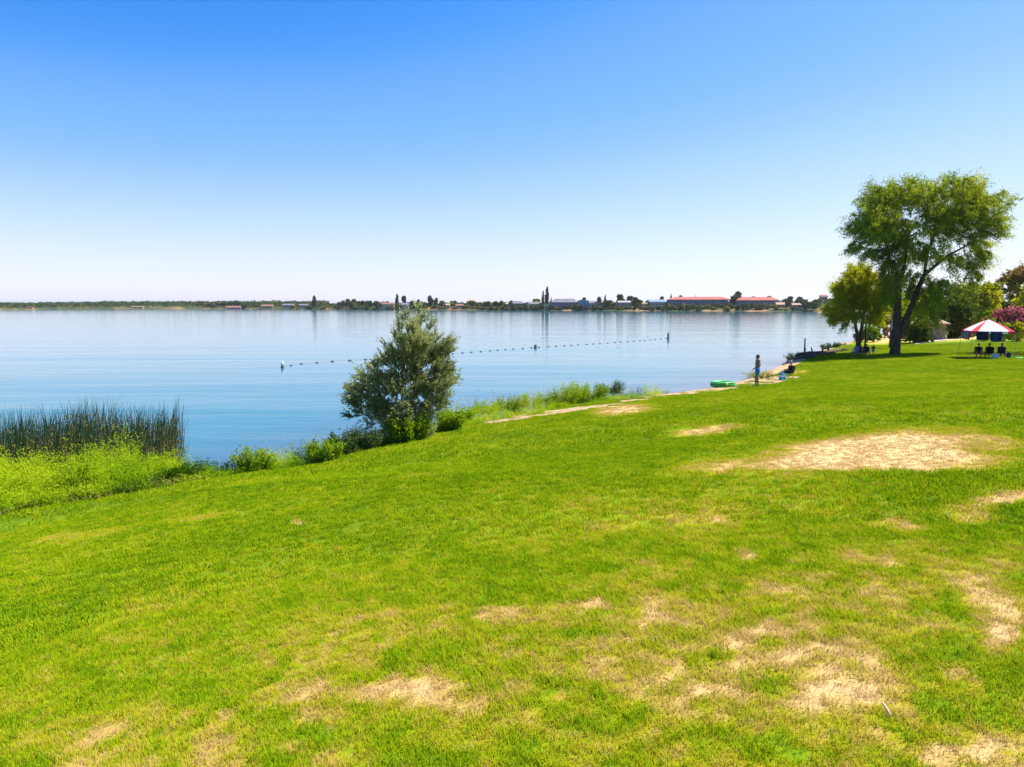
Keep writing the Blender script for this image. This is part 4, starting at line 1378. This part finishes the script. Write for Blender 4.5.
STAND = dict(pelvis=(0, 0, .93), waist=(0, 0, 1.08), chest=(0, .01, 1.28), neck=(0, .0, 1.46), head=(0, .025, 1.60),
             sh=((-.18, 0, 1.40), (.18, 0, 1.40)), el=((-.25, .10, 1.15), (.29, -.27, 1.16)), wr=((-.22, .30, .99), (.19, -.09, .99)),
             hip=((-.09, 0, .90), (.09, 0, .90)), kn=((-.11, .12, .49), (.12, -.04, .49)), an=((-.12, .13, .08), (.14, -.13, .08)))
SIT = dict(pelvis=(0, 0, .47), waist=(0, -.05, .62), chest=(0, -.10, .80), neck=(0, -.11, .99), head=(0, -.07, 1.13),
           sh=((-.18, -.11, .93), (.18, -.11, .93)), el=((-.26, .0, .68), (.26, .0, .68)), wr=((-.17, .24, .64), (.17, .24, .64)),
           hip=((-.09, .02, .46), (.09, .02, .46)), kn=((-.13, .44, .49), (.13, .44, .49)), an=((-.14, .42, .09), (.14, .42, .09)))
CHILD = dict(STAND, el=((-.24, .02, 1.14), (.24, .02, 1.14)), wr=((-.25, .09, .92), (.25, .09, .92)))

def person(loc, rz, label, J, sc=1.0, skin=M_SKIN, hair=M_HAIR, top=None, bottom=None, group=None, voxel=.009, long_hair=False):
    V = lambda k, i=None: Vector(J[k] if i is None else J[k][i])
    b = MB()
    b.ball(V('pelvis'), (.155, .115, .12))
    b.tube([V('pelvis'), V('waist'), V('chest')], [.125, .115, .14], 14)
    b.ball(V('chest'), (.165, .115, .155))
    b.ball((V('chest') + V('neck')) / 2, (.155, .085, .085))
    b.tube([V('chest'), V('neck'), V('head')], [.07, .055, .055], 12)
    h = V('head')
    b.ball(h, (.077, .096, .118), 14)
    b.ball(h + Vector((0, .045, -.06)), (.05, .055, .055))
    b.tube([h + Vector((0, .085, .02)), h + Vector((0, .116, -.022)), h + Vector((0, .09, -.03))], [.010, .017, .012], 8)
    b.ball(h + Vector((0, .094, -.062)), (.026, .012, .009))
    for s in (-1, 1):
        b.ball(h + Vector((s * .078, -.005, -.01)), (.014, .022, .034))
        b.ball(h + Vector((s * .032, .088, .014)), (.014, .010, .010))
    for i, s in ((0, -1), (1, 1)):
        sh, el, wr = V('sh', i), V('el', i), V('wr', i)
        b.ball(sh, .062)
        b.tube([sh, (sh + el) / 2, el], [.058, .050, .040], 10)
        b.tube([el, el.lerp(wr, .35), wr], [.041, .040, .028], 10)
        d = (wr - el).normalized()
        side = Vector((0, 0, 1)).cross(d)
        side = side.normalized() if side.length > .1 else Vector((0, 1, 0))
        nrm = d.cross(side)
        palm = wr + d * .055
        b.tube([wr, palm, wr + d * .085], [.027, .036, .034], 8)
        for k, (o_, ln_) in enumerate(((-.028, .060), (-.009, .075), (.010, .070), (.029, .052))):
            r0_ = wr + d * .078 + side * o_
            b.tube([r0_, r0_ + d * ln_ * .55 - nrm * .006, r0_ + d * ln_ - nrm * .028], [.0100, .0095, .0080], 6)
        tb = wr + d * .03 - side * .028
        b.tube([tb, tb - side * .03 + d * .025, tb - side * .034 + d * .06], [.013, .011, .009], 6)
        hp, kn, an = V('hip', i), V('kn', i), V('an', i)
        b.tube([hp, hp.lerp(kn, .5), kn], [.090, .075, .055], 12)
        b.tube([kn, kn.lerp(an, .3), an], [.054, .057, .034], 12)
        b.ball(an, .038)
        ft = an + Vector((0, .09, -.045))
        b.tube([an + Vector((0, -.045, -.042)), an + Vector((0, .03, -.03)), ft, an + Vector((0, .17, -.058))], [.034, .040, .034, .020], 8)
    e = empty('person', loc, rz, label, 'person', group)
    e.scale = (sc, sc, sc)
    link('body', solid(b, 'body', skin, voxel), e)
    # hair: a cap over the back and top of the skull
    hm = MB()
    hm.ball(h + Vector((0, -.018, .024)), (.086, .098, .112), 14)
    if long_hair: hm.tube([h + Vector((0, -.07, .02)), h + Vector((0, -.10, -.10)), h + Vector((0, -.11, -.24))], [.07, .075, .04], 10)
    link('hair', solid(hm, 'hair', hair, .012), e)
    if top:
        t = MB()
        t.tube([V('pelvis') + (V('waist') - V('pelvis')) * .3, V('waist'), V('chest')], [.14, .136, .155], 14)
        t.ball(V('chest'), (.182, .132, .165))
        t.ball((V('chest') + V('neck')) / 2, (.17, .10, .085))
        for i in (0, 1):
            sh, el = V('sh', i), V('el', i)
            t.tube([sh, sh.lerp(el, .65)], [.078, .066], 10)
        link('shirt', solid(t, 'shirt', top, .014), e)
    if bottom:
        t = MB()
        t.ball(V('pelvis'), (.172, .132, .125))
        for i in (0, 1):
            hp, kn = V('hip', i), V('kn', i)
            t.tube([hp, hp.lerp(kn, .7)], [.105, .090], 12)
        link('shorts', solid(t, 'shorts', bottom, .014), e)
    return e

def camp_chair(loc, rz, label, mat, sc=1.0, group=None):
    e = empty('camp_chair', loc, rz, label, 'chair', group)
    e.scale = (sc, sc, sc)
    m = MB().box((0, .03, .36), (.52, .46, .02)); m.build('seat', mat, e)
    q = Matrix.Rotation(R(-14), 3, 'X')
    MB().box((0, -.27, .64), (.52, .022, .50), rot=q.inverted()).build('backrest', mat, e)
    for s in (-1, 1):
        MB().tube([(s * .27, .24, .0), (s * .27, -.20, .36), (s * .27, -.26, .60), (s * .27, -.33, .88)], .012, 6).build('leg', M_FRAME, e)
        MB().tube([(s * .27, -.26, .0), (s * .27, .24, .36), (s * .28, .26, .55)], .012, 6).build('leg', M_FRAME, e)
        MB().box((s * .29, .0, .565), (.07, .50, .02)).build('armrest', M_FRAME, e)
    return e

def seated(px, y, rz, label, clabel, cmat, **kw):
    x, y, z = pl(px, 0, y)
    sc = kw.pop('sc', 1.0)
    cg = kw.pop('cgroup', None)
    camp_chair((x, y, z), rz, clabel, cmat, sc, cg)
    q = person((x, y, z - .03 * sc), rz, label, SIT, sc, **kw)
    return q

# the bather on the beach
x, y, z = spot(757, 386.5)
person((x, y, z - .01), R(95), 'bather in blue swim shorts standing on the beach with one hand on the hip', STAND, 1.08, skin=M_SKIN_D, bottom=M_BLUE, voxel=.008)

# seated by the beach with a bag
x, y, z = spot(789, 378.5)
camp_chair((x, y, z), R(48), 'dark low chair by the beach with a grey haired person in it', M_NAVY, .95)
person((x, y, z - .02), R(48), 'grey haired person in black top sitting in a low chair near the beach', SIT, .95, hair=M_HAIR_G, top=M_BLACK, bottom=M_NAVY)
def cooler_bag(loc, rz, label, mats, w, d, h):
    e = empty('cooler_bag', loc, rz, label, 'bag')
    MB().box((0, 0, h * .40), (w, d, h * .8), taper=.94).build('body', mats[0], e)
    MB().box((0, 0, h * .58), (w * .975, d * .99, h * .16)).build('band', mats[1], e)
    MB().box((0, 0, h * .90), (w * .96, d * .96, h * .2), taper=.8).build('lid', mats[2], e)
    MB().tube([(-w * .4, 0, h * .9), (-w * .3, 0, h * 1.22), (w * .3, 0, h * 1.22), (w * .4, 0, h * .9)], .014, 6).build('handle', M_FRAME, e)
    return e
x, y, z = spot(782.3, 380)
cooler_bag((x, y, z), R(20), 'bright blue and teal cooler bag standing left of the low chair near the beach', (M_CYAN, M_WHITE, M_BLUE), .36, .26, .44)

# ------------------------------------------------------------------ striped canopy
M_CAN_W = mat_leaf('white_canvas', [(0, (.80, .76, .76)), (1, (.80, .76, .76))], .18, .02, (1, .95, .95))
M_CAN_R = mat_leaf('red_canvas', [(0, (.62, .035, .07)), (1, (.62, .035, .07))], .18, .02, (1, 1, 1))
M_STRIPE = None
KY = 58.5
kx, ky, kz = pl(985.8, 0, KY)
KRZ = R(-18)
can = empty('canopy', (kx, ky, kz), KRZ, 'pop up canopy with white roof and red hip stripes on the lawn', 'canopy')
EV, PK, HS = 2.24, 3.16, 1.48
rb = MB()
crn = [(-HS, -HS), (HS, -HS), (HS, HS), (-HS, HS)]
NS = 8
def roof_pt(a, bq, t, u):      # t along the eave, u towards the peak, with a slight sag
    p = Vector((a[0], a[1], EV)).lerp(Vector((bq[0], bq[1], EV)), t)
    q = p.lerp(Vector((0, 0, PK)), u)
    q.z += .07 * math.sin(math.pi * u) * (.6 + .4 * abs(2 * t - 1))
    return q
for k in range(4):
    a, bq = crn[k], crn[(k + 1) % 4]
    cuts = [0, .13, .34, .5, .66, .87, 1]
    for j in range(6):
        for u in range(NS):
            pts = [roof_pt(a, bq, t, uu) for t, uu in ((cuts[j], u / NS), (cuts[j + 1], u / NS), (cuts[j + 1], (u + 1) / NS), (cuts[j], (u + 1) / NS))]
            rb.add(pts, [(0, 1, 2, 3)], 1 if j in (0, 5) else 0)
rb.build('roof', [M_CAN_W, M_CAN_R], can)
vb = MB()
for k in range(4):
    a, bq = Vector((*crn[k], 0)), Vector((*crn[(k + 1) % 4], 0))
    nrm = (bq - a).cross(Vector((0, 0, 1))).normalized() * .012
    n = 12
    for j in range(n):
        p, q = a.lerp(bq, j / n), a.lerp(bq, (j + 1) / n)
        dp = .20 + (.02 if j % 2 else 0)
        vb.add([p + nrm + Vector((0, 0, EV - dp)), q + nrm + Vector((0, 0, EV - dp)), q + nrm + Vector((0, 0, EV + .0)), p + nrm + Vector((0, 0, EV + .0))], [(0, 1, 2, 3)], 1 if j in (0, 1, 2, n - 2, n - 1) or k == 3 else 0)
vb.build('valance', [M_CAN_W, M_CAN_R], can)
def gz_at(lx, ly):
    wx, wy = kx + lx * math.cos(KRZ) - ly * math.sin(KRZ), ky + lx * math.sin(KRZ) + ly * math.cos(KRZ)
    return hz(wx, wy) - kz
for cxn, cyn in crn:
    fx, fy = cxn * 1.10, cyn * 1.10
    MB().tube([(fx, fy, gz_at(fx, fy) - .02), (cxn * .985, cyn * .985, EV - .02)], .021, 6).build('leg', M_STEEL, can)
for k in range(4):
    a, bq = Vector((*crn[k], EV - .10)), Vector((*crn[(k + 1) % 4], EV - .10))
    MB().tube([a * .98, bq * .98], .014, 6).build('rail', M_STEEL, can)

def towel(lx, ly, w, h, rz, label, stripes, mats):
    """a towel hanging over a rail of the canopy"""
    wx, wy = kx + lx * math.cos(KRZ) - ly * math.sin(KRZ), ky + lx * math.sin(KRZ) + ly * math.cos(KRZ)
    m = MB()
    nx = len(stripes)
    for side, hh in ((-.022, h), (.022, h * .75)):
        for i in range(nx * 3):
            for j in range(6):
                def pt(ii, jj):
                    u = ii / (nx * 3) - .5
                    return (u * w, side * (1 if jj else .3) + .018 * math.sin(u * 15) * jj / 6, -hh * jj / 6)
                m.add([pt(i, j + 1), pt(i + 1, j + 1), pt(i + 1, j), pt(i, j)], [(0, 1, 2, 3)], stripes[i // 3])
    o = m.build('towel', mats, None, (wx, wy, kz + EV - .03), (0, 0, KRZ + rz), smooth=True)
    return put(o, label, 'towel')
towel(-HS * 1.0 - .05, .05, 1.75, .72, R(90), 'striped teal and red towel hanging on the left side of the canopy', [0, 1, 2, 0, 2, 1, 2, 0], [M_RED, M_BLUE, M_TEAL])
towel(-.80, -HS - .05, .85, .66, 0, 'plain navy towel hanging at the front of the canopy', [0, 0, 0], [M_NAVY])
towel(.18, -HS - .05, .80, .78, 0, 'dark blue towel hanging right of the plain navy one in the canopy', [0, 1, 0], [cloth('deep_blue_cloth', (.006, .02, .075)), cloth('mid_blue_cloth', (.010, .04, .11))])

G1 = 'people sitting under the canopy'
seated(978.0, 58.0, R(150), 'person in black top and red shorts sitting in the red chair under the canopy', 'red camp chair under the left half of the canopy', M_RED, top=M_BLACK, bottom=M_RED, skin=M_SKIN_D, group=G1, sc=1.0)
seated(988.5, 58.3, R(-20), 'person in dark navy sitting in the middle under the canopy', 'dark camp chair in the middle under the canopy', M_BLACK, top=M_NAVY, bottom=M_BLACK, skin=M_SKIN_D, group=G1, sc=1.0)
seated(1001.5, 57.9, R(-45), 'person in black sitting on the right under the canopy beside a dark bag', 'navy camp chair on the right under the canopy', M_NAVY, top=M_BLACK, bottom=M_NAVY, skin=M_SKIN_D, group=G1, sc=1.0, long_hair=True)
x, y, z = pl(995, 0, 57.2)
e = empty('cooler_box', (x, y, z), R(-25), 'pale blue and white cooler box on the grass under the canopy', 'cooler')
MB().box((0, 0, .15), (.44, .28, .30)).build('body', mat_plain('pale_blue_plastic', (.33, .42, .66), .4), e)
MB().box((0, 0, .335), (.46, .30, .066), taper=.93).build('lid', M_WHITE, e)
MB().tube([(-.235, 0, .24), (-.25, -.16, .30), (.25, -.16, .30), (.235, 0, .24)], .012, 6).build('handle', M_FRAME, e)
x, y, z = pl(1008.5, 0, 57.2)
e = empty('backpack', (x, y, z), R(-30), 'dark blue backpack on the grass at the right end under the canopy', 'bag')
bm_ = MB()
bm_.ball((0, 0, .24), (.19, .13, .25))
link('body', solid(bm_, 'body', M_NAVY, .02), e)
pk = MB(); pk.ball((0, -.11, .17), (.13, .06, .12)); link('pocket', solid(pk, 'pocket', cloth('pocket_cloth', (.02, .05, .13)), .015), e)
for s in (-1, 1):
    MB().tube([(s * .08, .10, .44), (s * .10, .18, .30), (s * .09, .12, .08)], .015, 6).build('strap', M_BLACK, e)
x, y, z = pl(1019, 0, 56.0)
e = empty('swim_ring', (x, y, z + .05), 0, 'small bright green inflatable ring lying on grass right of the canopy', 'swim ring')
rg_ = MB(); rg_.tube([(.22 * math.cos(a), .22 * math.sin(a), 0) for a in np.linspace(0, 2 * math.pi, 25)], .055, 10)
rg_.build('tube', mat_plain('green_plastic', (.03, .42, .06), .35, .1), e, smooth=True)
MB().tube([(.22, 0, .05), (.22, 0, .075)], .014, 8).build('valve', M_WHITE, e)

# ------------------------------------------------------------------ the group by the lakeside tree
G2 = 'people by the lakeside tree'
seated(855.2, 65.5, R(120), 'person in purple top and teal shorts sitting left in the group by the lakeside tree', 'teal camp chair at the left of the group by the lakeside tree', M_TEAL, top=M_PURPLE, bottom=M_TEAL, group=G2, sc=.9)
seated(860.6, 66.0, R(200), 'person in dark maroon top sitting right beside the purple one', 'blue camp chair right beside the teal one', M_BLUE, top=M_MAROON, bottom=M_NAVY, group=G2, sc=.9, skin=M_SKIN_D)
seated(866.4, 65.6, R(170), 'person in black with maroon shorts sitting third in the group by the lakeside tree', 'black camp chair third in the group by the lakeside tree', M_BLACK, top=M_BLACK, bottom=M_MAROON, group=G2, sc=.9, skin=M_SKIN_D)
x, y, z = pl(873, 0, 65.5)
person((x, y, z - .01), R(160), 'child in navy standing at the right of the group by the lakeside tree', CHILD, .60, top=M_NAVY, bottom=M_BLUE, group=G2)

# ------------------------------------------------------------------ green inflatable boat on the beach
M_GRN = mat_plain('green_vinyl', (.012, .26, .06), .3, .12, 3)
M_GRN2 = mat_plain('light_green_vinyl', (.06, .42, .10), .3, .12, 3)
M_YEL = mat_plain('yellow_vinyl', (.62, .52, .05), .35, .1)
x, y, z = spot(722.5, 387)
e = empty('inflatable_boat', (x, y, max(z, .02) + .03), R(8), 'bright green oval inflatable boat lying on the sand at the water', 'inflatable boat')
def oval(rx, ry, z0, r, n=36):
    return MB().tube([(rx * math.cos(a), ry * math.sin(a), z0) for a in np.linspace(0, 2 * math.pi, n + 1)], r, 12)
oval(.66, .42, .10, .11).build('lower_tube', M_GRN, e, smooth=True)
oval(.67, .43, .235, .08).build('upper_tube', M_GRN2, e, smooth=True)
MB().lathe([(.01, 0), (.5, .0), (.5, .03), (.01, .03)], 24, (0, 0, .05)).build('floor', M_GRN, e)
MB().ball((.02, -.53, .17), (.09, .03, .07)).build('valve', M_YEL, e, smooth=True)

# ------------------------------------------------------------------ buoys and float line
M_BW = mat_plain('white_float', (.75, .75, .72), .5, .1)
M_BD = mat_plain('dark_float', (.10, .12, .16), .5, .2)
M_BG = mat_plain('algae_green', (.10, .11, .04), .7, .3)
def buoy(px, py, label, h, r, top, base):
    x, y = on_z(px, py, 0)
    e = empty('buoy', (x, y, 0), 0, label, 'buoy')
    MB().lathe([(.02, h * .30), (r, h * .30), (r * .95, h * .85), (r * .5, h), (.02, h)], 14).build('body', top, e, smooth=True)
    MB().lathe([(.02, -.2), (r * 1.25, -.2), (r * 1.25, h * .2), (r * 1.02, h * .3), (.02, h * .3)], 14).build('base', base, e, smooth=True)
    return x, y
b0 = buoy(282.5, 367.5, 'white buoy with greenish base at the left end of the float line', .5, .12, M_BW, M_BG)
bm1 = buoy(535.5, 347.8, 'short dark green buoy halfway along the float line', .42, .17, M_BD, M_BG)
b1 = buoy(668.2, 338.5, 'tall dark buoy at the right end of the float line', .95, .15, M_BD, M_BD)
line_px = [(282.5, 367), (297, 364.3), (331, 361.6), (365, 359.6), (405, 357.5), (447, 354.2), (491, 350.8), (535, 347.5), (600, 343.6), (640, 340.8), (668, 338.5)]
fl = empty('float_line', (*b0, 0), 0, 'long rope of small dark floats marking the swimming area in the lake', 'float line')
pts = []
for i in range(len(line_px) - 1):
    (ax, ay), (bx_, by_) = line_px[i], line_px[i + 1]
    for k in range(8):
        u, v = ax + (bx_ - ax) * k / 8, ay + (by_ - ay) * k / 8
        X, Y = on_z(u, v, 0)
        pts.append(Vector((X - b0[0], Y - b0[1], .0)))
pts.append(Vector((b1[0] - b0[0], b1[1] - b0[1], 0)))
MB().tube(pts, .009, 5).build('rope', M_BD, fl)
fm = MB().lathe([(.01, -.17), (.055, -.14), (.08, 0), (.055, .14), (.01, .17)], 10).mesh('float', M_BD, True)
acc, nxt = 0, 1.6
rgf = random.Random(5)
for a, bq in zip(pts[:-1], pts[1:]):
    L_ = (bq - a).length
    while nxt <= acc + L_:
        p = a.lerp(bq, (nxt - acc) / L_)
        d = bq - a
        link('float', fm, fl, (p.x, p.y, .035), (R(90), 0, math.atan2(d.y, d.x) + R(90)))
        nxt += 1.55 * rgf.uniform(.85, 1.2)
    acc += L_

# ------------------------------------------------------------------ post, logs and beach chair on the little point
M_WOODG = mat_plain('weathered_wood', (.19, .175, .165), .9, .35, 6, .5)
M_LOG = mat_plain('dark_driftwood', (.085, .060, .047), .95, .5, 5, .8)
x, y, z = spot(804.5, 352.3)
e = empty('wooden_post', (x, y, z), 0, 'weathered grey wooden post standing at the water above the logs', 'post')
MB().tube([(0, 0, -.2), (.01, 0, 1.5)], [.10, .095], 10).build('pole', M_WOODG, e, smooth=True)
MB().lathe([(.01, 0), (.115, 0), (.115, .05), (.01, .09)], 10, (.01, 0, 1.5)).build('cap', M_LOG, e)
def log(p0, p1, r, label, knots=2, seed=0):
    a, b_ = Vector(p0), Vector(p1)
    rg = random.Random(seed)
    n = 9
    pts_ = []
    for i in range(n + 1):
        q = a.lerp(b_, i / n)
        pts_.append(Vector((q.x + rg.uniform(-1, 1) * r * .5, q.y + rg.uniform(-1, 1) * r * .5, hz(q.x, q.y) + r * .7 + rg.uniform(-.2, .2) * r)))
    e = empty('driftwood_log', pts_[0], 0, label, 'log')
    MB().tube([p - pts_[0] for p in pts_], [r * (1 - .5 * i / n) * rg.uniform(.85, 1.15) for i in range(n + 1)], 9).build('trunk', M_LOG, e, smooth=True)
    for k in range(knots):
        i = 2 + k * 3
        MB().tube([pts_[i] - pts_[0], pts_[i] - pts_[0] + Vector((rg.uniform(-.4, .4), rg.uniform(-.3, .1), r * 1.6 + .2))], [r * .4, r * .15], 6).build('branch', M_LOG, e, smooth=True)
P0, P1 = spot(820, 354.6), spot(849, 350.0)
log(P0, P1, .2, 'dark driftwood log lying up the grass towards the seated group', 0, 1)
P0, P1 = spot(797, 357.6), spot(823, 354.0)
log(P0, P1, .25, 'thickest dark driftwood log below the wooden post', 2, 2)
P0, P1 = spot(795, 360.0), spot(815, 358.0)
log(P0, P1, .17, 'lowest dark driftwood log at the sand below the post', 0, 3)
P0, P1 = spot(806, 357.3), spot(836, 353.4)
log(P0, P1, .15, 'thin dark driftwood log between the two thicker ones', 1, 4)
x, y, z = spot(797, 358.6)
bush('beach_bush', (x - .3, y + .2, z), 'dark scrub over the roots at the water left of the wooden post', 'bush', 1.7, .75, M_DARK, 92, stems=34, per=36, ln=.13, wd=.06)

x, y, z = pl(825, 0, 72.0)
e = empty('garden_chair', (x, y, z), R(75), 'dark slatted garden chair facing the lake left of the group', 'chair')
cm = mat_plain('dark_painted_wood', (.02, .024, .04), .6, .2)
sb = MB()
for k in range(4): sb.box((0, -.18 + k * .125, .36 + k * .018), (.56, .11, .022))
sb.build('seat', cm, e)
bb = MB()
q = Matrix.Rotation(R(24), 3, 'X')
for k in range(5): bb.box((-.22 + k * .11, -.37, .66), (.098, .022, .66 + .05 * (2 - abs(k - 2))), rot=q)
bb.build('backrest', cm, e)
for s in (-1, 1):
    MB().box((s * .31, .25, .27), (.05, .09, .56)).build('leg', cm, e)
    MB().box((s * .31, -.30, .25), (.05, .09, .50)).build('leg', cm, e)
    MB().box((s * .33, -.02, .565), (.14, .72, .025)).build('armrest', cm, e)

# ------------------------------------------------------------------ stone hut and its path
M_STONE = mat_plain('grey_stone', (.23, .20, .18), .9, .35, 2.2, .6)
x, y, z = pl(925, 0, 91.0)
e = empty('stone_hut', (x, y, z), R(-24), 'small stone hut with tan hipped roof in the shade of trees', 'hut')
hw = MB()
hw.box((-1.35, 0, 1.0), (1.5, 3.0, 2.3)); hw.box((1.35, 0, 1.0), (1.5, 3.0, 2.3)); hw.box((0, .3, 1.0), (1.2, 2.4, 2.3)); hw.box((0, -1.38, 2.05), (1.2, .24, .2))
hw.build('wall', M_STONE, e)
MB().add([(-2.5, -1.9, 2.16), (2.5, -1.9, 2.16), (2.5, 1.9, 2.16), (-2.5, 1.9, 2.16), (-.9, 0, 2.95), (.9, 0, 2.95), (-2.5, -1.9, 2.02), (2.5, -1.9, 2.02), (2.5, 1.9, 2.02), (-2.5, 1.9, 2.02)],
         [(0, 1, 5, 4), (2, 3, 4, 5), (1, 2, 5), (3, 0, 4), (0, 6, 7, 1), (1, 7, 8, 2), (2, 8, 9, 3), (3, 9, 6, 0), (9, 8, 7, 6)]).build('roof', M_ROOF_TAN, e)
dm = MB().box((-.05, -.95, .98), (1.0, .06, 1.94)).build('door', mat_plain('dark_blue_door', (.02, .03, .06), .5, .2), e)
MB().ball((.32, -1.0, .95), .04, 6).build('handle', M_STEEL, dm)
x, y, z = pl(934, 0, 84)
pv, n = [], 9
rows_ = []
for i in range(n):
    t = i / (n - 1)
    a, b_ = pl(915 + 33 * t, 0, 82 + 5 * t), pl(915 + 33 * t, 0, 84.5 + 5 * t)
    rows_ += [(a[0], a[1], a[2] + .05), (b_[0], b_[1], b_[2] + .05)]
pm = MB().add(rows_, [(2 * i, 2 * i + 2, 2 * i + 3, 2 * i + 1) for i in range(n - 1)]).build('path', mat_plain('pale_gravel', (.42, .37, .33), .95, .2, 5), None)
put(pm, kind='structure')

# ------------------------------------------------------------------ small things lying in the grass
def flat_leaf(px, py, ln, wd, col, label, name='fallen_leaf', cat='leaf', rz=0.4, lift=.03):
    x, y, z = spot(px, py, .8, 60)
    m = MB()
    m.add([(0, -ln / 2, 0), (wd / 2, -ln * .1, .008), (0, ln / 2, .012), (-wd / 2, -ln * .1, .008), (0, -ln / 2, -.003), (wd / 2, -ln * .1, .005), (0, ln / 2, .009), (-wd / 2, -ln * .1, .005)],
          [(0, 1, 2, 3), (7, 6, 5, 4), (0, 4, 5, 1), (1, 5, 6, 2), (2, 6, 7, 3), (3, 7, 4, 0)])
    o = m.build(name, mat_plain(name, col, .8), None, (x, y, z + lift), (.2, .15, rz))
    return put(o, label, cat)
x, y, z = spot(887.5, 719, .8, 60)
o = MB().tube([(0, -.02, .022), (.004, .015, .034), (.002, .05, .042)], [.005, .0065, .0045], 6).build('bare_stick', mat_plain('bleached_wood', (.45, .35, .24), .8), None, (x, y, z), (0, 0, 0), smooth=True)
put(o, 'short bleached stick poking up from the dry grass at the lower right', 'stick')
flat_leaf(377, 652, .035, .022, (.13, .07, .03), 'brown fallen leaf left of the pale patch in the lower middle', rz=.9)
flat_leaf(532, 660, .04, .024, (.22, .10, .04), 'reddish fallen leaf right of the pale patch in the lower middle', rz=.2)
flat_leaf(667, 687, .045, .025, (.20, .06, .03), 'dark red fallen leaf left of the large dry patch at the lower right', rz=1.4)
flat_leaf(745, 726, .035, .02, (.25, .12, .05), 'rusty fallen leaf below the large dry patch at the lower right', rz=2.1)

# ------------------------------------------------------------------ summer haze over the lake

hm_ = bpy.data.materials.new('haze')
hm_.use_nodes = True
hm_.node_tree.nodes.clear()
ho_ = hm_.node_tree.nodes.new('ShaderNodeOutputMaterial')
hv_ = hm_.node_tree.nodes.new('ShaderNodeVolumePrincipled')
hv_.inputs['Color'].default_value = (.86, .92, 1, 1)
hv_.inputs['Density'].default_value = .00006
hv_.inputs['Anisotropy'].default_value = .3
hm_.node_tree.links.new(hv_.outputs[0], ho_.inputs['Volume'])
put(MB().box((0, 4000, 30), (24000, 26000, 76)).build('haze', hm_), kind='stuff')
